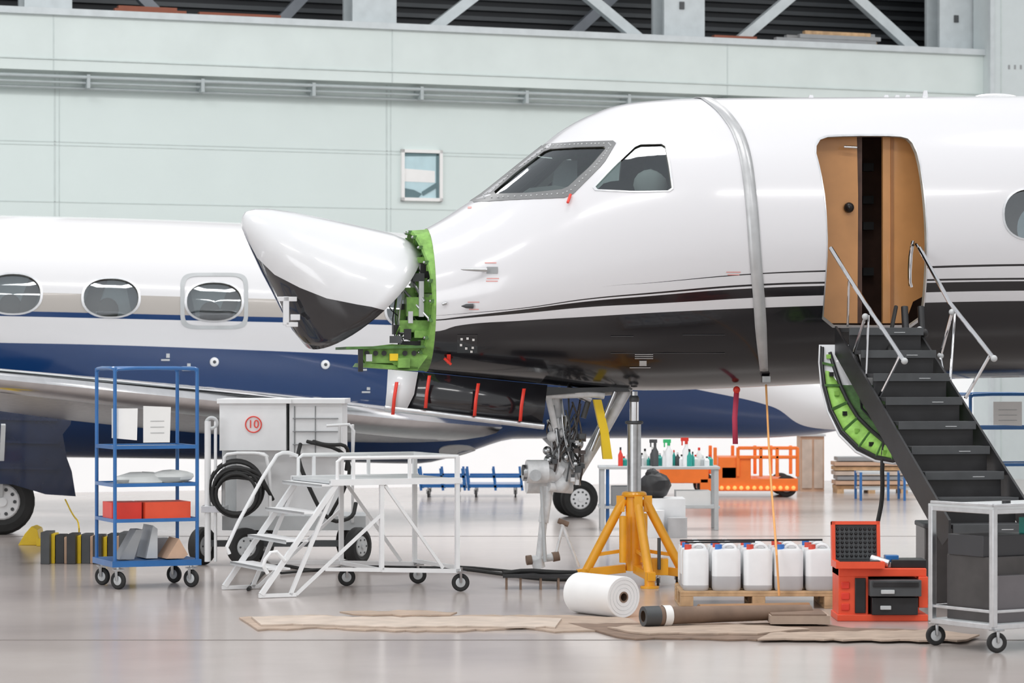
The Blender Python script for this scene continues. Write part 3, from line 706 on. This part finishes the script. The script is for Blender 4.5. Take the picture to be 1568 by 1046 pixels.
mb.sphere((.3,.25,.92),.2,cloth,(1.2,.8,.3),lump=.1); mb.sphere((.55,.2,.94),.16,cloth,(1.2,.8,.35),lump=.1)
mb.prism([(.05,.05,.25),(.2,.05,.5),(.26,.05,.5),(.18,.05,.25)],(0,.2,0),grey); mb.prism([(.3,.1,.25),(.36,.1,.53),(.4,.1,.5),(.4,.1,.25)],(0,.3,0),lgrey); mb.prism([(.45,.0,.25),(.56,.0,.42),(.64,.0,.28),(.6,.0,.25)],(0,.3,0),tan)
mb.b2((.25,.4,.24),(.6,.55,.4),plasticG)
mb.done('blue_shelf_trolley',loc=n,rz=math.radians(23))
# unit with number 10
mb=MB(); d0=27.0
def B(u0,v0,u1,v1,d,dep,m,R=None):
    a=pt(u0,v0,d);b=pt(u1,v1,d); mb.b2((a.x,d,b.z),(b.x,d+dep,a.z),m)
B(336,616,438,690,d0,.9,whiteP);B(332,611,446,618,d0-.03,.96,whiteP);B(443,616,524,700,d0+.05,.85,whiteP);B(446,611,528,618,d0,.95,whiteP)
B(362,690,520,790,d0+.15,.7,whiteP);B(340,690,362,800,d0+.3,.5,lgrey)
for v in(640,660,680): B(448,v,518,v+1.2,d0+.03,.02,grey)
B(450,622,452,698,d0+.04,.01,grey);B(482,622,483.5,698,d0+.04,.01,grey)
B(340,790,560,812,d0+.1,.75,lgrey)
mb.torus(pt(388,650,d0-.01),(0,1,0),.075,.006,red)
for u in(318,330):
    mb.cyl(pt(u,645,d0-.15),pt(u,860,d0-.15),.03 if u==318 else .015,whiteP)
mb.torus(pt(324,648,d0-.15),(0,1,0),.05,.018,lgrey); B(308,775,345,785,d0-.2,.3,alu)
for k in range(7):
    mb.torus(pt(362,745,d0-.1-.03*k)+V((0,0,-.012*k)),(0,1,0),.25+.012*(k%3)-.01*k,.016,rubber,36)
for k in range(3): mb.tube([pt(330,735+k*8,d0-.2),pt(345,715+k*7,d0-.25),pt(395,720+k*7,d0-.25),pt(410,750,d0-.2),pt(418,765,d0-.1)],.018,rubber,smooth=2)
mb.tube([pt(410,700,d0-.1),pt(402,694,d0-.15),pt(350,694,d0-.15),pt(342,702,d0-.15),pt(342,790,d0-.15)],.018,whiteP,smooth=1);mb.tube([pt(395,694,d0-.15),pt(412,700,d0-.15),pt(414,790,d0-.15)],.018,whiteP,smooth=1)
mb.tube([pt(460,680,d0),pt(455,700,d0-.15),pt(470,740,d0-.2),pt(500,800,d0-.2),pt(540,795,d0-.1),pt(545,770,d0)],.02,rubber,smooth=2)
mb.tube([pt(470,676,d0),pt(530,690,d0-.2),pt(538,730,d0-.2),pt(505,790,d0-.1)],.018,rubber,smooth=2);mb.tube([pt(480,676,d0),pt(500,682,d0-.2),pt(535,680,d0-.2),pt(530,720,d0-.1)],.018,rubber,smooth=2)
for u,y in((310,.05),(375,-.1),(548,0),(400,.75),(535,.8)):
    p=pt(u,835,d0+y); r=.18; mb.wheel((p.x,p.y,r),(.9,-.5,0) if u!=375 else (.5,-.9,0),r,.12,rubber,lgrey,6)
mb.bar(pt(310,832,d0+.05),pt(545,832,d0+.05),.06,dgrey); mb.bar(pt(400,832,d0+.75),pt(400,805,d0+.6),.05,dgrey)
for u in(520,540): mb.cyl(pt(u,650,d0-.1),pt(u,800,d0+.1),.014,whiteP)
mb.tube([pt(500,652,d0-.1),pt(535,650,d0-.1),pt(542,660,d0-.1),pt(540,700,d0-.1)],.014,whiteP)
gpu=mb.done('ground_support_unit',bevel=.006)
cu=bpy.data.curves.new('number_ten','FONT'); cu.body='10'; cu.size=.11; cu.align_x='CENTER'; cu.align_y='CENTER'; cu.extrude=.002; cu.materials.append(red)
to=bpy.data.objects.new('number_label',cu); bpy.context.scene.collection.objects.link(to); to.parent=gpu; to.location=pt(388,650,d0-.012)-gpu.location; to.rotation_euler=(math.pi/2,0,0)
# maintenance stairs
mb=MB(); L=1.76; Wd=.95
for y in(0,Wd):
    mb.bar((0,y,.03),(.66,y,.93),.04,whiteP); mb.bar((-.02,y,.02),(.3,y,.02),.03,whiteP)
    mb.bar((.6,y,.93),(L,y,.93),.05,whiteP); mb.bar((L-.03,y,.16),(L-.03,y,1.13),.035,whiteP); mb.bar((1.05,y,.2),(1.05,y,.93),.035,whiteP)
    mb.bar((1.05,y,.2),(L,y,.17),.035,whiteP); mb.bar((.55,y,.22),(1.05,y,.2),.03,whiteP); mb.bar((1.08,y,.9),(1.6,y,.2),.025,whiteP); mb.bar((.64,y,.9),(.25,y,.02),.03,whiteP);mb.bar((.3,y,.02),(1.05,y,.66),.025,whiteP)
    mb.tube([(.66,y,.93),(.66,y,1.1),(.7,y,1.13),(L-.03,y,1.13)],.016,whiteP)
    mb.bar((.8,y,.93),(.8,y,1.13),.025,whiteP);mb.bar((1.3,y,.93),(1.3,y,1.13),.025,whiteP)
mb.tube([(.05,Wd+.02,.3),(.02,Wd+.02,.38),(.45,Wd+.02,1.12),(.55,Wd+.02,1.16),(.66,Wd+.02,1.12)],.016,whiteP,smooth=1)
mb.tube([(.05,-.02,.2),(.0,-.02,.28),(.1,-.02,.4),(.2,-.02,.3)],.016,whiteP,smooth=1)
for i in range(4):
    z=.24+i*.225; x=.17+i*.155; mb.b2((x-.12,.0,z-.015),(x+.08,Wd,z),whiteP); mb.b2((x-.12,0,z-.03),(x-.11,Wd,z),lgrey)
mb.b2((.6,0,.92),(L,Wd,.945),lgrey)
for x in(1.05,L-.03): mb.bar((x,0,.2),(x,Wd,.2),.03,whiteP)
mb.bar((L-.03,0,1.13),(L-.03,Wd,1.13),.03,whiteP)
for x,y in((L-.0,0),(L-.0,Wd),(1.1,Wd)): mb.caster((x,y,0),.075,lgrey,.2,ax=(.35,.93,0))
mb.done('maintenance_steps',loc=fl(400,916),rz=math.radians(24))
# black striped pads & chocks left
mb=MB(); d=fd(864)
for k in range(7):
    u=62+k*20; a=pt(u,818+random.uniform(-3,3),d); mb.b2((a.x,d+.1*(k%2),0),(a.x+.085,d+.35,a.z),black if k%3 else dgrey); mb.b2((a.x+.085,d+.1,0),(a.x+.12,d+.35,a.z-.02),tan if k%2 else yellow)
mb.done('rubber_pads_stack',bevel=.004)
mb=MB(); c=fl(45,835); mb.prism([c+V(p) for p in((-.12,0,0),(.12,0,0),(.08,0,.17),(.02,0,.2),(-.05,0,.12))],(0,.35,0),yellow); mb.box(c+V((.25,-.1,.04)),(.3,.12,.08),yellow); mb.done('wheel_chock',bevel=.006)
mb=MB(); mb.tube([pt(100,765,29.),pt(112,790,28.5),pt(122,800,28.),fl(120,850,.02)],.008,yellow,smooth=2); mb.done('chock_rope')
# jack
mb=MB(); c=V(((971-CX)*24.6/F,24.6,0))
top=J(975,598).z
mb.cyl(c+V((0,0,.12)),c+V((0,0,.78)),.075,orangeY,.075,n=20); mb.cyl(c+V((0,0,.78)),c+V((0,0,1.4)),.06,steel,n=20); mb.cyl(c+V((0,0,1.4)),c+V((.0,0,1.58)),.04,chrome); mb.torus(c+V((0,0,1.4)),(0,0,1),.065,.015,dgrey); mb.torus(c+V((0,0,.78)),(0,0,1),.085,.025,orangeY)
mb.cyl(c+V((0,0,1.58)),c+V((0,0,top-.005)),.03,steel); mb.sphere(c+V((0,0,1.6)),.045,dgrey)
for a in(188,285,350):
    a=math.radians(a); dr=V((math.cos(a),math.sin(a),0)); tn=V((-dr.y,dr.x,0))
    mb.cyl(c+dr*.09+V((0,0,.74)),c+dr*.42+V((0,0,.12)),.04,orangeY)
    mb.bar(c+dr*.05+V((0,0,.3)),c+dr*.34+V((0,0,.26)),.03,orangeY)
    mb.bar(c+dr*.08+V((0,0,.14)),c+dr*.5+V((0,0,.1)),.07,orangeY); mb.cyl(c+dr*.44,c+dr*.44+V((0,0,.14)),.045,orangeY); mb.cyl(c+dr*.44,c+dr*.44+V((0,0,.02)),.08,orangeY)
    mb.caster(c+dr*.36+tn*.1,.04,grey,.1); mb.box(c+dr*.12+V((0,0,.7)),(.07,.07,.14),orangeY)
mb.b2(c+V((.1,-.28,.1)),c+V((.28,-.12,.24)),orangeY); mb.cyl(c+V((.2,-.3,.15)),c+V((.2,-.3,.42)),.015,dgrey); mb.cyl(c+V((-.1,-.15,.2)),c+V((-.1,-.15,.6)),.035,orangeY); mb.cyl(c+V((.08,-.12,.2)),c+V((.08,-.12,.62)),.03,orangeY)
mb.done('aircraft_jack',bevel=.004)
# work table
mb=MB(); d=33.3; a=pt(915,712,d);b=pt(1097,806,d)
mb.b2((a.x,d-.6,a.z-.03),(b.x,d,a.z),lgrey)
for x in(a.x+.04,b.x-.04):
    for y in(d-.55,d-.05): mb.bar((x,y,0),(x,y,a.z-.03),.05,lgrey)
mb.b2((a.x,d-.57,.25),(b.x,d-.03,.28),lgrey); mb.bar((a.x+.1,d-.5,0),(a.x+.1,d-.5,a.z),.04,blueF)
mb.b2((a.x+.15,d-.5,.28),(a.x+.45,d-.1,.5),grey); mb.b2((b.x-.5,d-.5,.28),(b.x-.1,d-.1,.45),paper)
mb.done('work_table',bevel=.004)
zt=a.z; mb=MB()
def bottle(x,y,z,r,h,m,cap,spray=False):
    mb.lathe((x,y,z),(0,0,1),[(0,r),(h*.6,r),(h*.75,r*.45),(h*.85,r*.35)],m,14); mb.cyl((x,y,z+h*.85),(x,y,z+h),r*.4,cap)
    if spray: mb.box((x-.02,y,z+h+.01),(.09,.03,.04),cap); mb.box((x-.05,y,z+h-.03),(.015,.02,.06),cap)
for k in range(26):
    u=950+k*5.5; x=(u-CX)*33/F; m=random.choice([paper,paper,teal,blueF,dgrey,red,lgrey,plastic,plastic]); bottle(x,33.+random.uniform(-.15,.15),zt,random.uniform(.02,.04),random.uniform(.1,.24),m,random.choice([paper,red,black]))
bottle((1024-CX)*32.9/F,32.9,zt,.045,.28,plastic,mat('cap_green',(.05,.55,.2),.4),True); bottle((1051-CX)*32.9/F,32.9,zt,.045,.3,plastic,red,True); bottle((1003-CX)*32.9/F,32.9,zt,.04,.28,dgrey,dgrey,True)
mb.done('spray_bottles')
mb=MB(); d=31.6
a=pt(985,770,d+.1);b=pt(1048,770,d+.1); mb.b2((a.x,d-.1,0),(b.x,d+.45,.42),plastic); mb.cyl((a.x+.12,d-.2,.0),(a.x+.12,d-.2,.3),.1,plastic,n=20); mb.cyl((a.x+.36,d-.22,.0),(a.x+.36,d-.22,.22),.11,plasticG,n=20)
p=pt(1004,762,d); mb.sphere((p.x,d+.15,.56),.15,black,(1.2,1,1.),lump=.07); mb.sphere((p.x-.03,d+.15,.69),.07,black,(1.1,1,.8),lump=.12)
mb.done('waste_bin',bevel=.01)
# orange lift
mb=MB(); d=41.
def Bx(u0,v0,u1,v1,dep,m): 
    a=pt(u0,v0,d);b=pt(u1,v1,d); mb.b2((a.x,d,max(0,b.z)),(b.x,d+dep,a.z),m)
Bx(1072,733,1222,752,1.2,orange);Bx(1010,716,1085,740,1.,orange);Bx(1100,700,1150,735,.8,orange)
for u in(1095,1130,1165,1190,1221): p=pt(u,685,d); mb.bar(p,(p.x,d,.3),.05,orange); mb.bar(p+V((0,1,0)),(p.x,d+1,.3),.05,orange)
for v in(686,700): mb.bar(pt(1130,v,d),pt(1221,v,d),.05,orange); mb.bar(pt(1130,v,d+1),pt(1221,v,d+1),.05,orange)
for u in range(1095,1222,10): mb.sphere(pt(u,747,d-.01),.03,amber)
Bx(1105,715,1128,733,.5,paper)
for u in(1085,1205): p=pt(u,750,d); mb.wheel((p.x,d+.1,.16),(0,1,0),.16,.12,rubber,grey);mb.wheel((p.x,d+1.,.16),(0,1,0),.16,.12,rubber,grey)
mb.done('orange_scissor_lift',bevel=.01)
for (u0,u1) in((645,712),(718,800)):
    mb=MB(); d=41.; a=pt(u0,716,d).x;b=pt(u1,716,d).x
    for z in(.16,.3): 
        for y in(0,.8): mb.bar((a,d+y,z),(b,d+y,z),.035,blueF)
    for x in(a,(a+b)/2,b):
        for y in(0,.8): mb.bar((x,d+y,.1),(x-.04,d+y,.42),.035,blueF)
    for x in(a+.1,b-.1):
        for y in(0,.8): mb.caster((x,d+y,0),.05,grey,.15)
    mb.b2((a,d,.16),(b,d+.8,.19),blueF)
    mb.done('flat_trolley')
# planks & crates
mb=MB(); d=42.3
for k in range(7): a=pt(1278+random.uniform(0,8),0,d).x;b=pt(1385+random.uniform(0,25),0,d).x; mb.b2((a,d+random.uniform(0,.1),.06+k*.07),(b,d+.6,.115+k*.07),[timber,tan,grey,cardL][k%4])
for u in(1282,1330,1380): p=pt(u,0,d); mb.b2((p.x,d,0),(p.x+.1,d+.6,.06),timber)
mb.done('plank_stack')
mb=MB(); a=pt(1226,668,43);b=pt(1262,757,43); mb.b2((a.x,43,0),(b.x,43.6,a.z),tan); mb.b2((a.x+.02,42.98,.05),(a.x+.17,43,a.z-.05),cardL);mb.b2((a.x+.2,42.98,.05),(b.x-.02,43,a.z-.05),cardL); mb.b2((a.x-.02,42.96,a.z),(b.x+.02,43.62,a.z+.03),lgrey); mb.done('storage_cabinet')
mb=MB(); d=40.
for u0,u1 in((1385,1430),(1318,1360)):
    a=pt(u0,0,d).x;b=pt(u1,0,d).x
    for x in(a,b):
        for y in(0,.6): mb.bar((x,d+y,0),(x,d+y,.4),.035,blueF)
    for z in(.15,.37): mb.b2((a,d,z),(b,d+.6,z+.03),lgrey)
mb.done('blue_work_stand')
n=fl(1486,865); mb=trolley('t',n,0,.8,.5,1.62,[.55,.95,1.3]); mb.prism([(.22,-.02,1.55),(.5,-.02,1.55),(.5,-.02,1.32),(.22,-.02,1.33)],(0,.01,0),paper)
for k in range(3): mb.b2((.27,-.025,1.47-k*.05),(.45,-.02,1.473-k*.05),grey)
mb.done('blue_shelf_trolley',loc=n,rz=math.radians(8))
# floor cable & creeper
mb=MB(); P=[fl(*p,.015) for p in((380,905),(410,870),(440,868),(480,878),(560,866),(640,872),(700,872),(760,880),(830,890),(890,890))]
mb.tube(P,.016,rubber,smooth=2); P=[fl(*p,.015) for p in((430,880),(520,872),(600,877),(690,868),(790,878),(870,884),(915,888))]; mb.tube(P,.012,rubber,smooth=2); mb.done('floor_cable')
mb=MB(); a=fl(770,903);b=fl(884,903); d=a.y
mb.b2((a.x,d,.1),(b.x,d+.35,.125),black)
for x in(a.x+.03,a.x+.15,a.x+.32,a.x+.47,b.x-.03):
    for y in(.03,.32): mb.bar((x,d+y,0),(x,d+y,.1),.02,brown if y<.1 else dgrey)
mb.tube([(a.x,d+.1,.13),(a.x+.2,d+.2,.15),(b.x-.2,d+.1,.14),(b.x,d+.2,.13)],.02,rubber,smooth=1)
mb.done('mechanic_creeper')
# white roll
mb=MB(); a=fl(955,946); r=.155; ax=V((-.33,.46,0)).normalized(); c=V((a.x,a.y,r)); Lr=.55
mb.lathe(c,ax,[(0,.035),(0,r-.004),(.004,r),(Lr,r),(Lr,.035)],mat('wrap_white',(.88,.88,.88),.5,var=.02),40,False); mb.lathe(c-ax*.003,ax,[(0,.03),(0,.042),(Lr,.042)],brown,20,False); mb.lathe(c+ax*.1,ax,[(0,.04),(.01,.02)],black,16)
for rr in(.07,.1,.13): mb.torus(c-ax*.001,ax,rr,.001,lgrey,36,6)
mb.done('film_roll',angle=40)
# cardboard
mb=MB()
def sheet(L,z,m,jg=1.):
    o=[]
    for i in range(len(L)):
        a=V(L[i]);b=V(L[(i+1)%len(L)])
        n_=max(1,int((b-a).length/14))
        for k in range(n_):
            p=a+(b-a)*k/n_; o.append((p.x,p.y+random.uniform(-jg,jg)))
    mb.prism([fl(p[0],p[1],z) for p in o],(0,0,.012),m)
sheet([(366,947),(500,944),(540,948),(600,945),(870,944),(960,948),(1000,966),(850,970),(800,963),(700,968),(590,968),(500,963),(395,966)],.001,card)
sheet([(385,949),(480,947),(540,950),(600,948),(780,949),(860,952),(850,965),(700,964),(590,965),(480,960),(400,962)],.014,cardL)
sheet([(520,944),(640,942),(700,946),(690,950),(540,949)],.028,card)
sheet([(870,957),(1000,957),(1240,957),(1300,963),(1420,968),(1440,980),(1200,982),(960,980)],.002,brown)
sheet([(930,966),(1000,961),(1130,962),(1240,968),(1160,976),(980,975)],.016,card)
sheet([(1180,974),(1430,970),(1500,978),(1480,986),(1160,984)],.016,card)
mb.done('cardboard_sheets',angle=30)
mb=MB()
a=fl(985,965,.10);b=fl(1240,955,.09)
ax=(b-a).normalized(); Lr=(b-a).length
mb.lathe(a,ax,[(0,.04),(0,.07),(.16,.07),(.17,.065),(Lr,.05),(Lr,.02)],brown,24,False); mb.lathe(a-ax*.002,ax,[(0,.042),(0,.071),(.12,.072)],dgrey,24,False); mb.lathe(a+ax*.1,ax,[(0,.05),(.01,.02)],black,16)
mb.lathe(a+ax*.15,ax,[(0,.074),(.06,.074)],paper,24,False)
a2=fl(1070,953,.085); b2=fl(1238,948,.08); mb.lathe(a2,(b2-a2),[(0,.03),(0,.05),((b2-a2).length,.045),((b2-a2).length,.03)],mat('kraft_roll',(.35,.19,.09),.6),20,False)
mb.b2(fl(1180,962,.03),fl(1260,953,.09),card); mb.b2(fl(1182,962,.09),fl(1255,953,.10),brown)
mb.done('mat_rolls')
# pallet & jerrycans
n=fl(1042,932); mb=MB(); PL=1.22;PD=.8
for k in range(6): y=k*(PD-.1)/5; mb.b2((0,y,.115),(PL,y+.095,.137),timber)
for x in(0,PL/2-.05,PL-.1):
    for y in(0,PD/2-.05,PD-.1): mb.b2((x,y,.02),(x+.1,y+.1,.095),timber)
    mb.b2((x,0,.0),(x+.1,PD,.02),timber)
for y in(0,PD/2-.05,PD-.1): mb.b2((0,y,.095),(PL,y+.1,.115),timber)
mb.done('wooden_pallet',loc=n,bevel=.003)
mb=MB()
def rrc(w,d,z,k,r=.045,n_=5):
    o=[]; w=w/2*k;d=d/2*k
    for cx,cy,a0 in((w-r,d-r,0),(-w+r,d-r,90),(-w+r,-d+r,180),(w-r,-d+r,270)):
        for i in range(n_): a=math.radians(a0+90*i/(n_-1)); o.append(V((cx+r*math.cos(a),cy+r*math.sin(a),z)))
    return o
def can(c,cap,w=.235,d=.25,h=.35,rot=0):
    R=Matrix.Rotation(rot,3,'Z'); lv=random.choice([.12,.25,.32,.38])
    rows=[[R@p+c for p in rrc(w,d,z,k)] for z,k in((0,.93),(.02,1),(h*lv,1),(h*(lv+.015),.995),(h*.82,1),(h*.9,.93),(h*.93,.6))]
    mb.grid(rows,lambda i,j: plasticG if i<2 else plastic,True,True,True)
    mb.cyl(c+R@V((-.06,-.06,h*.9)),c+R@V((-.06,-.06,h*1.02)),.028,cap); mb.tube([c+R@V(q) for q in((.08,0,h*.9),(.06,0,h),(-.0,0,h),(-.02,0,h*.92))],.014,plastic,smooth=1)
redc=mat('cap_red',(.7,.08,.05),.4); blc=mat('cap_blue',(.05,.2,.6),.4)
for row in range(3):
    for k in range(5):
        c=n+V((.12+k*.243+random.uniform(-.004,.004),.14+row*.26,.138)); can(c,[redc,blc,redc,blc,redc][(k+row)%5],w=.225 if k else .2,rot=random.uniform(-.02,.02))
mb.bar(n+V((.02,.42,.505)),n+V((1.15,.42,.51)),.015,black); mb.bar(n+V((.05,.22,.5)),n+V((.6,.24,.505)),.012,black)
mb.done('jerrycans',angle=40)
# tie-down strap
mb=MB(); a=JF.world(hull.hit(1172,580,.06)); mb.tube([a,pt(1179,720,22.9),pt(1188,830,22.05),pt(1193,912,22.05)],.009,strapo,smooth=1); mb.done('tie_down_strap')
# tool box
n=fl(1284,951); mb=MB()
mb.b2(n+V((0,0,.03)),n+V((.22,.4,.39)),redor); mb.b2(n+V((.0,-.01,.33)),n+V((.65,.42,.39)),redor); mb.b2(n+V((.22,.3,.03)),n+V((.64,.42,.36)),redor); mb.b2(n+V((-.01,-.02,0)),n+V((.66,.42,.05)),redor)
mb.b2(n+V((.24,-.06,.05)),n+V((.58,.3,.18)),black);mb.b2(n+V((.22,-.1,.19)),n+V((.6,.3,.31)),dgrey); mb.b2(n+V((.24,-.11,.26)),n+V((.58,-.1,.3)),black)
mb.b2(n+V((.3,-.12,.21)),n+V((.4,-.1,.24)),lgrey);mb.b2(n+V((.3,-.08,.09)),n+V((.38,-.06,.12)),lgrey); mb.b2(n+V((.59,-.02,.1)),n+V((.66,.1,.33)),redor); mb.b2(n+V((.12,-.015,.06)),n+V((.2,.0,.32)),black)
for z in(.08,.16,.24): mb.b2(n+V((.02,-.012,z)),n+V((.08,.0,z+.05)),red)
for p in((.1,.1),(.2,.15),(.28,.08)): mb.b2(n+V((p[0],p[1],.39)),n+V((p[0]+.12,p[1]+.06,.43)),random.choice([black,grey,paper]))
mb.cyl(n+V((.25,.1,.46)),n+V((.38,.05,.42)),.03,alu); mb.b2(n+V((.36,.1,.39)),n+V((.46,.2,.48)),blueF); mb.b2(n+V((.4,.05,.39)),n+V((.66,.3,.45)),black)
mb.done('tool_box',bevel=.006)
mb=MB(); c=n+V((-.03,.2,.395)); tl=Matrix.Rotation(-.12,3,'X')
def tb(a,b,m): 
    a=V(a);b=V(b); mb.box(c+tl@((a+b)/2),[abs(q) for q in(b-a)],m,tl)
tb((0,0,0),(.36,.03,.33),redor);tb((0,-.06,0),(.025,0,.33),redor);tb((.335,-.06,0),(.36,0,.33),redor);tb((0,-.06,.305),(.36,0,.33),redor)
tb((.025,-.035,.02),(.335,0,.305),dgrey)
for i in range(9):
    for j in range(8): q=c+tl@V((.045+i*.034,-.035,.04+j*.033)); mb.sphere(q,.012,black,n=6)
mb.b2(c+V((0,-.3,0)),c+V((.36,0,.05)),redor); mb.b2(c+V((.03,-.28,.05)),c+V((.33,-.02,.055)),black)
mb.done('foam_lined_case')
# right cart
n=fl(1521,1000); mb=MB(); L=1.1;D=.6;ht=.96;z0=.17
for x in(0,L):
    for y in(0,D): mb.bar((x,y,z0),(x,y,ht),.04,alu); mb.caster((x+(.03 if x==0 else -.03),y,0),.068,lgrey,z0,ax=(.4,.9,0))
for z in(z0,ht-.03,z0+.1):
    w=.035 if z!=z0+.1 else .02
    for y in(0,D): mb.bar((0,y,z),(L,y,z),w,alu)
    for x in(0,L): mb.bar((x,0,z),(x,D,z),w,alu)
mb.b2((0,0,z0),(L,D,z0+.02),lgrey); mb.b2((-.02,-.02,ht-.02),(L+.02,D+.02,ht),lgrey); mb.b2((-.02,-.02,ht),(L+.02,-.005,ht+.02),alu);mb.b2((-.02,-.02,ht),(-.005,D,ht+.02),alu)
bx=mat('dark_panel',(.06,.055,.055),.3,var=.3,scale=4)
mb.b2((.06,.1,z0+.02),(.5,.52,.62),bx);mb.b2((.08,.04,z0+.02),(.34,.1,.5),mat('smoked_panel',(.15,.14,.15),.2)); mb.b2((.53,.1,z0+.02),(1.02,.5,.75),bx); mb.b2((.05,.15,.62),(.45,.5,.76),mat('bin_black',(.04,.04,.045),.3)); mb.b2((.6,.1,.75),(.95,.4,.86),teal)
mb.cyl((.3,.2,ht),(.3,.2,ht+.03),.03,black)
mb.done('equipment_cart',loc=n,rz=math.radians(33),bevel=.004)
mb=MB(); a=fl(1416,925); mb.b2((a.x,a.y,0),(a.x+.5,a.y+.5,.62),bx); mb.b2((a.x-.01,a.y-.01,.6),(a.x+.51,a.y+.51,.64),dgrey); mb.box((a.x+.25,a.y-.01,.4),(.14,.03,.03),steel); mb.done('black_crate',bevel=.01)
# ------------------------------------------------------------ lights, world, camera
w=bpy.data.worlds.new('world'); bpy.context.scene.world=w; w.use_nodes=True; nt=w.node_tree; bg=nt.nodes['Background']
tc=nt.nodes.new('ShaderNodeTexCoord'); sp=nt.nodes.new('ShaderNodeSeparateXYZ'); cr=nt.nodes.new('ShaderNodeValToRGB'); nt.links.new(tc.outputs['Generated'],sp.inputs[0]); 
mr=nt.nodes.new('ShaderNodeMapRange'); mr.inputs[1].default_value=-1; mr.inputs[2].default_value=1; nt.links.new(sp.outputs[2],mr.inputs[0]); nt.links.new(mr.outputs[0],cr.inputs[0])
e=cr.color_ramp.elements; e[0].position=.5; e[0].color=(.98,.98,.98,1); e[1].position=.9; e[1].color=(.74,.77,.80,1); nt.links.new(cr.outputs[0],bg.inputs[0]); bg.inputs[1].default_value=.82
def area(name,loc,rot,sx,sy,p,col=(1,1,1)):
    l=bpy.data.lights.new(name,'AREA'); l.shape='RECTANGLE'; l.size=sx;l.size_y=sy;l.energy=p;l.color=col; o=bpy.data.objects.new(name,l); o.location=loc;o.rotation_euler=rot; bpy.context.scene.collection.objects.link(o)
for i,(x,y) in enumerate([(-8,14),(0,14),(8,14),(-8,24),(1,22),(9,24),(-7,33),(3,33),(11,35)]): area('ceiling_lamp_%d'%i,(x,y,11),(0,0,0),5,1.2,[300,300,300,260,240,240,420,420,420][i],(1,.98,.96))
for i,x in enumerate((-9,-1,7,14)): area('wall_fill_light_%d'%i,(x,37+x*.3,10.5),(math.radians(42),0,math.radians(20.5)),5,1.,75,(1,.99,.97))  # added fill lights brightening the back wall, not real fixtures
area('door_daylight',(-14,4,5),(math.radians(80),0,math.radians(-38)),10,6,750,(.96,.98,1))
cam=bpy.data.cameras.new('cam'); cam.sensor_width=36; cam.lens=F/1568*36; cam.shift_y=(HY-523)/1568.; cam.clip_end=300
cam.dof.use_dof=True; cam.dof.focus_distance=23.8; cam.dof.aperture_fstop=4
co=bpy.data.objects.new('camera',cam); co.location=(0,0,H); co.rotation_euler=(math.pi/2,0,0); bpy.context.scene.collection.objects.link(co); bpy.context.scene.camera=co
try: bpy.context.scene.view_settings.view_transform='Standard'
except Exception: pass
